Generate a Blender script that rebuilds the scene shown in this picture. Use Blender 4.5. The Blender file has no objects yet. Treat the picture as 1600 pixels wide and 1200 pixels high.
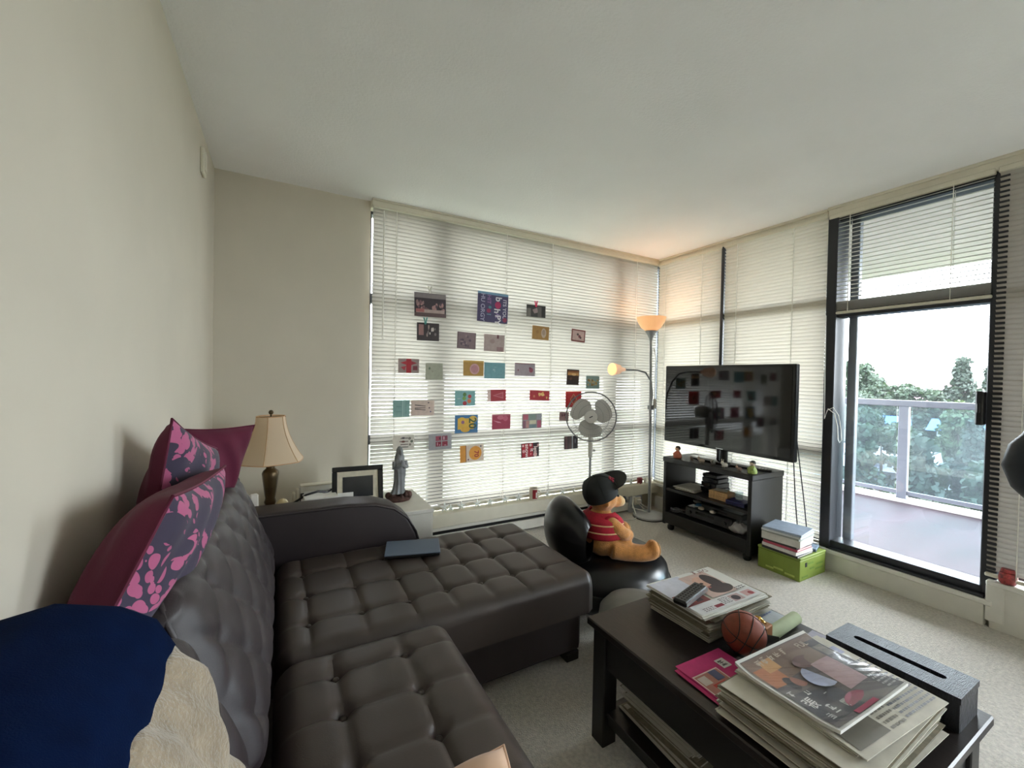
import bpy, bmesh, math, random
import numpy as np
from mathutils import Vector, Matrix
random.seed(7); np.random.seed(7)
scene = bpy.context.scene
COL = scene.collection
PI = math.pi

# ------------------------------------------------------------------ camera
cam_d = bpy.data.cameras.new('camera')
cam_d.sensor_width = 36.0
cam_d.lens = 652.0 / 1600 * 36.0
cam_d.clip_start = 0.02; cam_d.clip_end = 500
cam = bpy.data.objects.new('camera', cam_d); COL.objects.link(cam)
_X = Vector((1176, 12, 652)).normalized()
_Y = Vector((-362, -17, 652)); _Y = (_Y - _X * _Y.dot(_X)).normalized()
_Z = _X.cross(_Y)
_w = lambda v: Vector((_X.dot(v), _Y.dot(v), _Z.dot(v)))
_r, _u, _b = _w(Vector((1, 0, 0))), _w(Vector((0, -1, 0))), -_w(Vector((0, 0, 1)))
cam.matrix_world = Matrix(((_r.x, _u.x, _b.x, 0), (_r.y, _u.y, _b.y, 0), (_r.z, _u.z, _b.z, 1.26), (0, 0, 0, 1)))
scene.camera = cam

# ------------------------------------------------------------------ world: bright overcast sky
SKY = 5.2
world = bpy.data.worlds.new('overcast_sky'); scene.world = world
world.use_nodes = True
nt = world.node_tree; nt.nodes.clear()
tc = nt.nodes.new('ShaderNodeTexCoord'); sp = nt.nodes.new('ShaderNodeSeparateXYZ')
rp = nt.nodes.new('ShaderNodeValToRGB'); bg = nt.nodes.new('ShaderNodeBackground'); wo = nt.nodes.new('ShaderNodeOutputWorld')
rp.color_ramp.elements[0].position = 0.0; rp.color_ramp.elements[0].color = (0.90, 0.95, 1.0, 1)
rp.color_ramp.elements[1].position = 0.7; rp.color_ramp.elements[1].color = (0.90, 0.935, 1.0, 1)
bg.inputs['Strength'].default_value = SKY
nt.links.new(tc.outputs['Generated'], sp.inputs[0]); nt.links.new(sp.outputs['Z'], rp.inputs[0])
nt.links.new(rp.outputs[0], bg.inputs[0]); nt.links.new(bg.outputs[0], wo.inputs[0])

# light portals in the window openings: they emit nothing, they only guide the sampling of the sky
def portal(name, loc, rot, sx, sy):
    d = bpy.data.lights.new(name, 'AREA'); d.shape = 'RECTANGLE'; d.size = sx; d.size_y = sy
    d.cycles.is_portal = True
    o = bpy.data.objects.new(name, d); COL.objects.link(o); o.location = loc; o.rotation_euler = rot
portal('window_portal', (1.93, 3.19, 1.33), (-PI/2, 0, 0), 2.75, 2.2)
portal('window_portal', (3.45, .2, 1.28), (0, PI/2, 0), 2.3, 5.6)

# ------------------------------------------------------------------ view
vs = scene.view_settings
vs.view_transform = 'Standard'; vs.look = 'None'; vs.gamma = 1.0; vs.use_curve_mapping = False
vs.exposure = 2.3
scene.cycles.max_bounces = 12; scene.cycles.diffuse_bounces = 7; scene.cycles.glossy_bounces = 4
scene.cycles.transmission_bounces = 8; scene.cycles.transparent_max_bounces = 16
scene.cycles.caustics_reflective = False; scene.cycles.caustics_refractive = False

# ------------------------------------------------------------------ materials
def lin(c):
    return tuple((x / 255 / 12.92 if x / 255 <= 0.04045 else ((x / 255 + 0.055) / 1.055) ** 2.4) for x in c) + (1.0,)
MATS = {}
def pm(name, col, rough=0.6, metal=0.0, spec=0.5, var=0.06, nscale=14.0, bump=0.0, bscale=120.0, bdist=0.004, stretch=None, sheen=0.0, coat=0.0, trans=0.0):
    if name in MATS: return MATS[name]
    m = bpy.data.materials.new(name); m.use_nodes = True; t = m.node_tree
    b = t.nodes['Principled BSDF']; c = lin(col)
    b.inputs['Roughness'].default_value = rough; b.inputs['Metallic'].default_value = metal
    b.inputs['Specular IOR Level'].default_value = spec
    b.inputs['Sheen Weight'].default_value = sheen; b.inputs['Coat Weight'].default_value = coat
    b.inputs['Transmission Weight'].default_value = trans
    co = t.nodes.new('ShaderNodeTexCoord'); mp = t.nodes.new('ShaderNodeMapping')
    t.links.new(co.outputs['Object'], mp.inputs[0])
    if stretch: mp.inputs['Scale'].default_value = stretch
    n = t.nodes.new('ShaderNodeTexNoise'); n.inputs['Scale'].default_value = nscale; n.inputs['Detail'].default_value = 4
    t.links.new(mp.outputs[0], n.inputs['Vector'])
    r = t.nodes.new('ShaderNodeValToRGB')
    r.color_ramp.elements[0].position = 0.3; r.color_ramp.elements[1].position = 0.7
    r.color_ramp.elements[0].color = tuple(max(0, x * (1 - var * 1.6)) for x in c[:3]) + (1,)
    r.color_ramp.elements[1].color = tuple(min(1, x * (1 + var * 1.6)) for x in c[:3]) + (1,)
    t.links.new(n.outputs['Fac'], r.inputs[0]); t.links.new(r.outputs[0], b.inputs['Base Color'])
    if bump > 0:
        n2 = t.nodes.new('ShaderNodeTexNoise'); n2.inputs['Scale'].default_value = bscale; n2.inputs['Detail'].default_value = 3
        t.links.new(mp.outputs[0], n2.inputs['Vector'])
        bp = t.nodes.new('ShaderNodeBump'); bp.inputs['Strength'].default_value = bump; bp.inputs['Distance'].default_value = bdist
        t.links.new(n2.outputs['Fac'], bp.inputs['Height']); t.links.new(bp.outputs[0], b.inputs['Normal'])
    MATS[name] = m
    return m
def translucent(name, col, fac, tcol=None, rough=0.5):
    if name in MATS: return MATS[name]
    m = bpy.data.materials.new(name); m.use_nodes = True; t = m.node_tree; t.nodes.clear()
    o = t.nodes.new('ShaderNodeOutputMaterial'); d = t.nodes.new('ShaderNodeBsdfPrincipled'); tr = t.nodes.new('ShaderNodeBsdfTranslucent'); mx = t.nodes.new('ShaderNodeMixShader')
    co = t.nodes.new('ShaderNodeTexCoord'); n = t.nodes.new('ShaderNodeTexNoise'); n.inputs['Scale'].default_value = 6
    r = t.nodes.new('ShaderNodeValToRGB'); c = lin(col)
    r.color_ramp.elements[0].color = tuple(x * 0.96 for x in c[:3]) + (1,); r.color_ramp.elements[1].color = c
    t.links.new(co.outputs['Object'], n.inputs['Vector']); t.links.new(n.outputs['Fac'], r.inputs[0]); t.links.new(r.outputs[0], d.inputs['Base Color'])
    d.inputs['Roughness'].default_value = rough
    tr.inputs['Color'].default_value = lin(tcol or col); mx.inputs[0].default_value = fac
    t.links.new(d.outputs[0], mx.inputs[1]); t.links.new(tr.outputs[0], mx.inputs[2]); t.links.new(mx.outputs[0], o.inputs[0])
    MATS[name] = m
    return m
def clear_glass(name, tint=(255, 255, 255), haze=0.0, hcol=(230, 235, 240), rough=0.0, ior=1.45, hscale=2.0):
    if name in MATS: return MATS[name]
    m = bpy.data.materials.new(name); m.use_nodes = True; t = m.node_tree; t.nodes.clear()
    o = t.nodes.new('ShaderNodeOutputMaterial'); tr = t.nodes.new('ShaderNodeBsdfTransparent'); g = t.nodes.new('ShaderNodeBsdfGlossy')
    lw = t.nodes.new('ShaderNodeLayerWeight'); lw.inputs['Blend'].default_value = .5; mx = t.nodes.new('ShaderNodeMixShader')
    pw = t.nodes.new('ShaderNodeMath'); pw.operation = 'POWER'; pw.inputs[1].default_value = 5.0
    fr = t.nodes.new('ShaderNodeMath'); fr.operation = 'MULTIPLY_ADD'; f0 = ((ior - 1) / (ior + 1)) ** 2; fr.inputs[1].default_value = (1 - f0) * .8; fr.inputs[2].default_value = f0
    t.links.new(lw.outputs['Facing'], pw.inputs[0]); t.links.new(pw.outputs[0], fr.inputs[0]); g.inputs['Roughness'].default_value = rough
    tr.inputs['Color'].default_value = lin(tint)
    t.links.new(fr.outputs[0], mx.inputs[0]); t.links.new(tr.outputs[0], mx.inputs[1]); t.links.new(g.outputs[0], mx.inputs[2])
    last = mx
    if haze > 0:
        df = t.nodes.new('ShaderNodeBsdfTranslucent'); df.inputs['Color'].default_value = lin(hcol)
        co = t.nodes.new('ShaderNodeTexCoord'); n = t.nodes.new('ShaderNodeTexNoise'); n.inputs['Scale'].default_value = hscale; n.inputs['Detail'].default_value = 5
        mr = t.nodes.new('ShaderNodeMapRange'); mr.inputs['From Min'].default_value = 0.3; mr.inputs['From Max'].default_value = 0.7
        mr.inputs['To Min'].default_value = haze * 0.6; mr.inputs['To Max'].default_value = haze * 1.4
        m2 = t.nodes.new('ShaderNodeMixShader')
        t.links.new(co.outputs['Object'], n.inputs['Vector']); t.links.new(n.outputs['Fac'], mr.inputs[0]); t.links.new(mr.outputs[0], m2.inputs[0])
        t.links.new(mx.outputs[0], m2.inputs[1]); t.links.new(df.outputs[0], m2.inputs[2]); last = m2
    t.links.new(last.outputs[0], o.inputs[0])
    MATS[name] = m
    return m
def glow(name, col, strength, base=(255, 230, 200)):
    if name in MATS: return MATS[name]
    m = pm(name, base, 0.4, var=0.02)
    b = m.node_tree.nodes['Principled BSDF']
    b.inputs['Emission Color'].default_value = lin(col); b.inputs['Emission Strength'].default_value = strength
    return m
def pr(col):                       # flat printed ink / plain coloured surface
    return pm('ink_%02x%02x%02x' % tuple(col), col, 0.6, var=0.05, nscale=40)

# ------------------------------------------------------------------ mesh helpers
class MB:
    def __init__(s): s.v = []; s.f = []; s.m = []
    def add(s, vs, fs, mi=0, mat=None):
        o = len(s.v)
        if mat is not None: vs = [mat @ Vector(p) for p in vs]
        s.v += [tuple(p) for p in vs]; s.f += [tuple(i + o for i in f) for f in fs]; s.m += [mi] * len(fs)
        return s
    def box(s, c, d, bev=0.0, mi=0, mat=None):
        x, y, z = d[0] / 2, d[1] / 2, d[2] / 2
        M = Matrix.Translation(c) if mat is None else mat @ Matrix.Translation(c)
        if bev <= 0:
            vs = [(sx * x, sy * y, sz * z) for sx in (-1, 1) for sy in (-1, 1) for sz in (-1, 1)]
            fs = [(0, 1, 3, 2), (4, 6, 7, 5), (0, 4, 5, 1), (2, 3, 7, 6), (0, 2, 6, 4), (1, 5, 7, 3)]
            return s.add(vs, fs, mi, M)
        b = min(bev, x * .95, y * .95, z * .95); vs = []; ix = {}
        for sx in (-1, 1):
            for sy in (-1, 1):
                for sz in (-1, 1):
                    for a in range(3):
                        p = [sx * (x - b), sy * (y - b), sz * (z - b)]
                        p[a] = (sx * x, sy * y, sz * z)[a]
                        ix[(sx, sy, sz, a)] = len(vs); vs.append(tuple(p))
        fs = []
        def F(ids, nrm):
            p = [Vector(vs[i]) for i in ids]; n = (p[1] - p[0]).cross(p[2] - p[0])
            fs.append(tuple(ids) if n.dot(Vector(nrm)) > 0 else tuple(reversed(ids)))
        R = (-1, 1)
        for a in range(3):
            for sg in R:
                k = []
                for (q, w) in ((-1, -1), (1, -1), (1, 1), (-1, 1)):
                    t = [0, 0, 0]; t[a] = sg; o2 = [i for i in range(3) if i != a]; t[o2[0]] = q; t[o2[1]] = w
                    k.append(ix[(t[0], t[1], t[2], a)])
                nn = [0, 0, 0]; nn[a] = sg; F(k, nn)
        for a in range(3):
            b1, b2 = [i for i in range(3) if i != a]
            for s1 in R:
                for s2 in R:
                    k = []
                    for (e, ax) in ((-1, b1), (1, b1), (1, b2), (-1, b2)):
                        t = [0, 0, 0]; t[a] = e; t[b1] = s1; t[b2] = s2; k.append(ix[(t[0], t[1], t[2], ax)])
                    nn = [0, 0, 0]; nn[b1] = s1; nn[b2] = s2; F(k, nn)
        for sx in R:
            for sy in R:
                for sz in R: F([ix[(sx, sy, sz, a)] for a in range(3)], (sx, sy, sz))
        return s.add(vs, fs, mi, M)
    def bar(s, a, b, bev=0.0, mi=0):          # box from corner a to corner b
        return s.box([(p + q) / 2 for p, q in zip(a, b)], [abs(q - p) for p, q in zip(a, b)], bev, mi)
    def tube(s, path, r, n=8, closed=False, mi=0, mat=None, flat=1.0):
        P = [Vector(p) for p in path]; k = len(P); vs = []; fs = []
        R = r if isinstance(r, (list, tuple)) else [r] * k
        up = None
        for i, p in enumerate(P):
            a = P[(i - 1) % k] if (closed or i > 0) else p; b = P[(i + 1) % k] if (closed or i < k - 1) else p
            t = (b - a).normalized()
            if up is None:
                up = Vector((0, 0, 1)) if abs(t.z) < .9 else Vector((1, 0, 0))
            e1 = t.cross(up)
            if e1.length < 1e-5: e1 = t.cross(Vector((0, 1, 0.3)))
            e1.normalize(); e2 = e1.cross(t).normalized(); up = e2
            for j in range(n):
                th = 2 * PI * j / n
                vs.append(p + e1 * (R[i] * math.cos(th)) + e2 * (R[i] * flat * math.sin(th)))
        m = k if closed else k - 1
        for i in range(m):
            for j in range(n):
                a, b = i * n + j, i * n + (j + 1) % n; c, d = ((i + 1) % k) * n + (j + 1) % n, ((i + 1) % k) * n + j
                fs.append((a, b, c, d))
        if not closed:
            fs.append(tuple(reversed(range(n)))); fs.append(tuple(range((k - 1) * n, k * n)))
        return s.add(vs, fs, mi, mat)
    def lathe(s, prof, n=24, c=(0, 0, 0), sx=1.0, sy=1.0, mi=0, mat=None, twist=None):
        vs = []; fs = []; k = len(prof)
        for i, (r, z) in enumerate(prof):
            for j in range(n):
                th = 2 * PI * j / n; rr = r * (twist(th, z) if twist else 1)
                vs.append((c[0] + rr * math.cos(th) * sx, c[1] + rr * math.sin(th) * sy, c[2] + z))
        for i in range(k - 1):
            for j in range(n):
                fs.append((i * n + j, i * n + (j + 1) % n, (i + 1) * n + (j + 1) % n, (i + 1) * n + j))
        if prof[0][0] > 1e-6: fs.append(tuple(reversed(range(n))))
        if prof[-1][0] > 1e-6: fs.append(tuple(range((k - 1) * n, k * n)))
        return s.add(vs, fs, mi, mat)
    def cyl(s, p0, p1, r0, r1=None, n=16, mi=0):
        return s.tube([p0, p1], [r0, r0 if r1 is None else r1], n, mi=mi)
    def ball(s, c, r, nu=16, nv=10, mi=0, mat=None):
        if not isinstance(r, (tuple, list)): r = (r, r, r)
        M = Matrix.Translation(c); M = M @ (mat if mat is not None else Matrix.Identity(4)) @ Matrix.Diagonal((r[0], r[1], r[2], 1))
        return s.lathe([(math.sin(PI * i / nv) if 0 < i < nv else 1e-4, -math.cos(PI * i / nv)) for i in range(nv + 1)], nu, mi=mi, mat=M)
    def grid(s, fn, nu, nv, mi=0, flip=False, mat=None):
        vs = [fn(i / nu, j / nv) for i in range(nu + 1) for j in range(nv + 1)]; fs = []
        for i in range(nu):
            for j in range(nv):
                a = i * (nv + 1) + j; q = (a, a + nv + 1, a + nv + 2, a + 1)
                fs.append(tuple(reversed(q)) if flip else q)
        return s.add(vs, fs, mi, mat)
    def prism(s, poly, t0, t1, axis='z', mi=0, mat=None):
        def P(a, b, t): return {'z': (a, b, t), 'y': (a, t, b), 'x': (t, a, b)}[axis]
        n = len(poly); vs = [P(a, b, t0) for a, b in poly] + [P(a, b, t1) for a, b in poly]
        fs = [tuple(reversed(range(n))), tuple(range(n, 2 * n))] + [(i, (i + 1) % n, n + (i + 1) % n, n + i) for i in range(n)]
        return s.add(vs, fs, mi, mat)
    def quad(s, pts, mi=0, mat=None):
        return s.add(pts, [tuple(range(len(pts)))], mi, mat)
    def mesh(s, name, mats, smooth=False):
        me = bpy.data.meshes.new(name); me.from_pydata([tuple(p) for p in s.v], [], s.f)
        for m in (mats if isinstance(mats, (list, tuple)) else [mats]): me.materials.append(m)
        me.polygons.foreach_set('material_index', s.m)
        bm = bmesh.new(); bm.from_mesh(me); bmesh.ops.recalc_face_normals(bm, faces=bm.faces); bm.to_mesh(me); bm.free()
        if smooth:
            me.polygons.foreach_set('use_smooth', [True] * len(me.polygons))
            try: me.set_sharp_from_angle(angle=math.radians(50))
            except Exception: pass
        me.update()
        return me
def link(o):
    COL.objects.link(o); return o
def thing(name, label, cat, loc=(0, 0, 0), rz=0.0, group=None, rot=None):
    o = link(bpy.data.objects.new(name, None)); o.empty_display_size = 0.05
    o.location = loc; o.rotation_euler = rot if rot else (0, 0, rz)
    o['label'] = label; o['category'] = cat
    if group: o['group'] = group
    return o
def part(parent, name, mb, mats, smooth=False, label=None, loc=(0, 0, 0), rot=(0, 0, 0), kind=None):
    me = mb if isinstance(mb, bpy.types.Mesh) else mb.mesh(name, mats, smooth)
    o = link(bpy.data.objects.new(name, me)); o.parent = parent; o.location = loc; o.rotation_euler = rot
    if label: o['label'] = label
    if kind: o['kind'] = kind
    return o
def solo(name, label, cat, mb, mats, loc=(0, 0, 0), rz=0.0, group=None, smooth=False, rot=None):
    me = mb if isinstance(mb, bpy.types.Mesh) else mb.mesh(name, mats, smooth)
    o = link(bpy.data.objects.new(name, me)); o.location = loc; o.rotation_euler = rot if rot else (0, 0, rz)
    o['label'] = label; o['category'] = cat
    if group: o['group'] = group
    return o
def struct(name, mb, mats, parent=None, smooth=False, label=None, cat=None):
    o = link(bpy.data.objects.new(name, mb.mesh(name, mats, smooth)))
    if parent: o.parent = parent
    else: o['kind'] = 'structure'
    if label: o['label'] = label
    if cat: o['category'] = cat
    return o
def structroot(name, label=None, cat=None):
    o = link(bpy.data.objects.new(name, None)); o['kind'] = 'structure'; o.empty_display_size = 0.05
    if label: o['label'] = label
    if cat: o['category'] = cat
    return o
def dup(root, loc, rz=None, label=None, group=None):
    r = root.copy(); link(r); r.location = loc
    if rz is not None: r.rotation_euler = (0, 0, rz)
    if label: r['label'] = label
    if group: r['group'] = group
    for ch in list(root.children):
        c = ch.copy(); link(c); c.parent = r
        for g in ch.children:
            d = g.copy(); link(d); d.parent = c
    return r
_txt = {}
def text_data(body, size=1.0, bold=0.0):
    k = (body, bold)
    if k not in _txt:
        cu = bpy.data.curves.new('lettering', 'FONT'); cu.body = body; cu.size = 1.0; cu.align_x = 'CENTER'; cu.align_y = 'CENTER'; cu.offset = bold; cu.resolution_u = 3
        o = link(bpy.data.objects.new('lettering', cu)); dg = bpy.context.evaluated_depsgraph_get()
        me = bpy.data.meshes.new_from_object(o.evaluated_get(dg))
        _txt[k] = ([tuple(v.co) for v in me.vertices], [tuple(p.vertices) for p in me.polygons])
        bpy.data.objects.remove(o); bpy.data.meshes.remove(me)
    return _txt[k]
def add_text(mb, body, M, size, mi=0, bold=0.0):
    v, f = text_data(body, bold=bold)
    return mb.add([(p[0] * size, p[1] * size, 0) for p in v], f, mi, M)
def T(x, y, z): return Matrix.Translation((x, y, z))
def RX(a): return Matrix.Rotation(a, 4, 'X')
def RY(a): return Matrix.Rotation(a, 4, 'Y')
def RZ(a): return Matrix.Rotation(a, 4, 'Z')
def remeshed(name, mb, mat, vox=0.012, smooth_it=6):
    """several overlapping volumes grown into one continuous surface"""
    me = mb.mesh(name, mat, True); o = link(bpy.data.objects.new(name, me))
    r = o.modifiers.new('r', 'REMESH'); r.mode = 'VOXEL'; r.voxel_size = vox; r.use_smooth_shade = True
    sm = o.modifiers.new('s', 'SMOOTH'); sm.factor = 0.5; sm.iterations = smooth_it
    dg = bpy.context.evaluated_depsgraph_get(); out = bpy.data.meshes.new_from_object(o.evaluated_get(dg)); out.name = name
    bpy.data.objects.remove(o)
    if not out.materials: out.materials.append(mat)
    return out

# material palette
M_wall = pm('painted_wall', (201, 194, 179), 0.85, var=0.02, nscale=3, bump=0.15, bscale=260, bdist=0.001)
M_ceil = pm('textured_ceiling', (245, 246, 248), 0.9, var=0.015, nscale=2, bump=0.5, bscale=90, bdist=0.004)
M_carpet = pm('beige_carpet', (220, 214, 204), 0.95, var=0.10, nscale=70, bump=1.0, bscale=190, bdist=0.012, sheen=0.2)
M_trim = pm('cream_trim', (214, 209, 192), 0.5, var=0.02)
M_white = pm('white_paint', (222, 220, 212), 0.45, var=0.02)
M_frame = pm('dark_bronze_frame', (34, 36, 42), 0.4, var=0.08, spec=0.5)
M_framegrey = pm('grey_frame', (92, 98, 106), 0.45, var=0.05)
M_glass = clear_glass('window_glass', (250, 252, 252), haze=0.007)
M_rail = pm('rail_metal', (84, 86, 98), 0.45, metal=0.0, var=0.05)
M_railglass = clear_glass('railing_glass', (205, 220, 225), haze=0.014, hcol=(205, 215, 225), hscale=1.3)
M_slat = translucent('blind_slat', (170, 165, 155), 0.05, (240, 236, 222), 0.45)
M_cord = pm('white_cord', (235, 233, 225), 0.6, var=0.02)
M_leather = pm('dark_brown_leather', (62, 53, 49), 0.40, spec=0.5, var=0.08, nscale=5, bump=0.25, bscale=330, bdist=0.0012)
M_leather2 = pm('plum_brown_leather', (45, 37, 39), 0.48, spec=0.5, var=0.08, nscale=5, bump=0.25, bscale=330, bdist=0.0012)
M_black = pm('black_wood', (18, 17, 18), 0.38, var=0.15, nscale=30, stretch=(1, 12, 12), bump=0.1, bscale=60)
M_blackpl = pm('black_plastic', (16, 16, 18), 0.35, var=0.1)
M_gloss = pm('glossy_black_screen', (6, 6, 8), 0.06, spec=0.6, var=0.02)
M_chrome = pm('brushed_steel', (170, 172, 176), 0.3, metal=0.9, var=0.04)
M_greypl = pm('grey_plastic', (198, 196, 190), 0.5, var=0.03)
M_paper = pm('white_paper', (226, 226, 222), 0.8, var=0.03, nscale=8)
M_news = pm('newsprint', (196, 192, 180), 0.85, var=0.06, nscale=25)
M_newsedge = pm('newsprint_edges', (128, 121, 103), 0.9, var=0.14, nscale=60, stretch=(1, 1, 20))

# ================================================================== room shell
XL, XR, YB, H, YR = -0.35, 3.30, 3.0, 2.45, -2.6
struct('floor', MB().bar((XL - .1, YR - .1, -.12), (3.45, 3.20, 0)), M_carpet)
struct('ceiling', MB().bar((XL - .1, YR - .1, H), (3.45, 3.20, H + .15)), M_ceil)
struct('wall_left', MB().bar((XL - .1, YR - .1, 0), (XL, YB + .20, H)), M_wall)
struct('wall_rear', MB().bar((XL, YR - .1, 0), (3.45, YR, H)), M_wall)
struct('wall_back', MB().bar((XL, YB, 0), (.53, YB + .20, H)), M_wall)
struct('wall_back_low', MB().bar((.53, YB - .02, 0), (3.45, YB + .20, .16)), M_wall)
struct('wall_right', MB().bar((XR + .02, YR, 0), (3.45, -1.93, H)).bar((XR + .02, YR, 0), (3.45, -.62, .25)).bar((XR + .02, YR, 2.39), (3.45, -.62, H)), M_wall)
struct('wall_right_low', MB().bar((XR - .01, -.62, 0), (3.45, 3.0, .135)).bar((XR - .02, -.62, .13), (3.45, .685, .235)).bar((XR, 2.28, .13), (3.45, 2.98, .235)), M_trim)
# sills and fascias
struct('trim_1', MB().bar((.53, 2.88, .155), (3.30, 3.16, .255), .006), M_trim)
struct('trim_2', MB().bar((XR - .07, .66, .115), (3.40, 2.28, .145), .005).bar((XR - .055, .69, 0), (XR - .01, 2.9, .115), .003), M_white)
struct('trim_3', MB().bar((XR - .07, -.62, .225), (3.42, .685, .25), .005).bar((XR - .055, -.62, 0), (XR - .01, .672, .226), .003).bar((XR - .064, .62, .04), (XR - .05, .685, .226), .003), M_white)
struct('trim_4', MB().bar((XR - .07, 2.28, .225), (3.42, 2.89, .25), .005), M_white)
struct('trim_5', MB().bar((.53, 2.935, 2.405), (3.30, 3.20, H), .004).bar((.53, 2.925, 2.437), (3.30, 2.94, H), .002), M_trim)
struct('trim_6', MB().bar((XR - .03, 1.475, 2.39), (3.45, 2.94, H), .004).bar((XR - .045, 1.475, 2.433), (XR - .03, 2.94, H), .002), M_trim)
struct('trim_7', MB().bar((XR - .05, -.62, 2.385), (3.45, 1.465, H), .004).bar((XR - .065, -.62, 2.433), (XR - .05, 1.465, H), .002), M_trim)
struct('baseboard_left', MB().bar((XL, YR, 0), (XL + .015, YB, .09), .004), M_white)

def window(name, axis, pos, th, spans, zs, bw, mframe, mglass, label):
    """frame bars and panes; spans along the wall, zs the heights of the horizontal bars"""
    root = structroot(name, label, 'window')
    def B(a0, a1, z0, z1, t0, t1): return MB().bar((a0, t0, z0), (a1, t1, z1), .004) if axis == 'y' else MB().bar((t0, a0, z0), (t1, a1, z1), .004)
    for s in spans: part(root, 'frame_bar', B(s - (bw * 1.7 if axis == 'y' else bw) / 2, s + (bw * 1.7 if axis == 'y' else bw) / 2, zs[0], zs[-1], pos, pos + th), mframe)
    for i in range(len(spans) - 1):
        a, b = spans[i] + bw / 2, spans[i + 1] - bw / 2
        for z in zs: part(root, 'frame_bar', B(a, b, z - bw / 2, z + bw / 2, pos, pos + th), mframe)
        for j in range(len(zs) - 1):
            part(root, 'pane', B(a - .005, b + .005, zs[j] + bw / 2 - .005, zs[j + 1] - bw / 2 + .005, pos + th / 2 - .003, pos + th / 2 + .003), mglass)
    return root
window('window_1', 'y', 3.06, .06, [.49, 1.045, 2.80, 3.36], [.27, .80, 1.80, 2.42], .07, M_frame, M_glass, 'large window wall with dark mullions behind the card-covered blind')
window('window_2', 'x', 3.36, .06, [1.44, 2.25, 2.96], [.17, .80, 1.82, 2.41], .06, M_frame, M_glass, 'floor-to-ceiling window behind the television blinds')
window('window_3', 'x', 3.36, .06, [-.60, .05, .66], [.26, 1.75, 2.41], .05, M_frame, M_glass, 'window behind the blind to the right of the balcony door')
window('added_window', 'x', 3.36, .06, [-1.93, -1.28, -.63], [.28, 2.36], .06, M_frame, M_glass, 'added uncovered window behind the camera, letting in extra daylight')  # added opening, unseen by the camera, to brighten the room with sky light
# dark mullion showing between the two blinds, and the corner post
struct('trim_8', MB().bar((XR - .035, 2.236, .15), (XR + .05, 2.262, 2.40), .003), M_frame)
struct('trim_9', MB().bar((3.32, 2.98, .2), (3.45, 3.20, 2.45), .003), M_framegrey)

# balcony door
door = structroot('door_1', 'dark framed glass sliding door to the balcony', 'door')
for a, b, mm in (((3.25, 1.405, .145), (3.42, 1.465, 2.40), M_frame), ((3.27, .655, .145), (3.36, .715, 2.40), M_frame),
             ((3.27, .70, 1.705), (3.37, 1.41, 1.765), M_frame), ((3.27, .70, .145), (3.40, 1.41, .20), M_frame),
             ((3.27, .70, 2.35), (3.40, 1.41, 2.40), M_frame)):
    part(door, 'door_frame', MB().bar(a, b, .004), mm)
part(door, 'door_track', MB().bar((3.24, .69, .145), (3.275, 1.42, .16), .003), M_frame)
part(door, 'sash_stile', MB().bar((3.385, 1.335, .20), (3.43, 1.385, 2.36), .004), M_framegrey, label='grey inner sash stile')
part(door, 'pane', MB().bar((3.345, .71, .195), (3.351, 1.42, 1.71)), M_glass)
part(door, 'pane', MB().bar((3.345, .71, 1.76), (3.351, 1.42, 2.355)), M_glass)
hd = part(door, 'door_handle', MB().bar((3.215, .712, 1.055), (3.275, .742, 1.235), .006), M_blackpl, label='black pull handle')
part(hd, 'latch', MB().bar((3.205, .722, 1.12), (3.218, .734, 1.17), .003), M_blackpl)

# ================================================================== blinds
def blind(name, label, loc, rz, L, z0, z1, pitch, width, tilt, cords, group=None, stack=0, headh=.03, vary=None, wand=None, mats=None):
    mslat = mats or M_slat
    root = thing(name, label, 'blind', loc, rz, group)
    part(root, 'headrail', MB().bar((0, -.02, z1), (L, .02, z1 + headh), .004), M_trim)
    w = width; prof = [(-w / 2, 0), (-w / 4, .0044), (0, .0058), (w / 4, .0044), (w / 2, 0)]
    def slat(t):
        mb = MB(); c, s_ = math.cos(t), math.sin(t); vs = []
        for x in (0.004, L - .004):
            for (q, h) in prof: vs.append((x, q * c - h * s_, q * s_ + h * c))
        return mb.add(vs, [(k, k + 1, k + 6, k + 5) for k in range(4)]).mesh('slat', mslat, True)
    me = slat(tilt); alt = {}
    z = z1 - pitch * .6; n = 0
    while z > z0 + .02 + stack * .004:
        m = me
        if vary and vary(z) is not None:
            tv = vary(z)
            if tv not in alt: alt[tv] = slat(tv)
            m = alt[tv]
        part(root, 'slat', m, None, loc=(0, 0, z)); z -= pitch; n += 1
    for k in range(stack): part(root, 'slat', slat(0.0) if k == 0 else alt.setdefault('flat', slat(0.0)), None, loc=(0, 0, z0 + .022 + k * .004))
    part(root, 'bottom_rail', MB().bar((0, -.013, z0), (L, .013, z0 + .018), .004), M_trim)
    for c in cords:
        part(root, 'ladder_cord', MB().tube([(c, -w / 2 - .002, z1), (c, -w / 2 - .002, z0 + .01)], .0022, 5), M_cord)
        part(root, 'ladder_cord', MB().tube([(c, w / 2 + .002, z1), (c, w / 2 + .002, z0 + .01)], .0016, 5), M_cord)
    if wand:
        part(root, 'tilt_wand', MB().tube([(wand, -.03, z1 - .02), (wand, -.034, z1 - .9)], .004, 6), M_cord)
    return root
TILT = math.radians(-60)
def bvary(z):
    if 1.845 < z < 1.90: return math.radians(-68)
    if 1.66 < z < 1.70: return math.radians(-68)
    return None
M_slat3 = translucent('side_blind_slat', (206, 199, 184), 0.13, (244, 240, 228), 0.45)
B1 = blind('venetian_blind', 'wide cream venetian blind across the back window with cards pinned on', (.537, 2.965, 0), 0, 2.753, .265, 2.40, .0262, .030, TILT, [.16, 1.03, 1.47, 2.45], vary=bvary, wand=.07)
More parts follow.
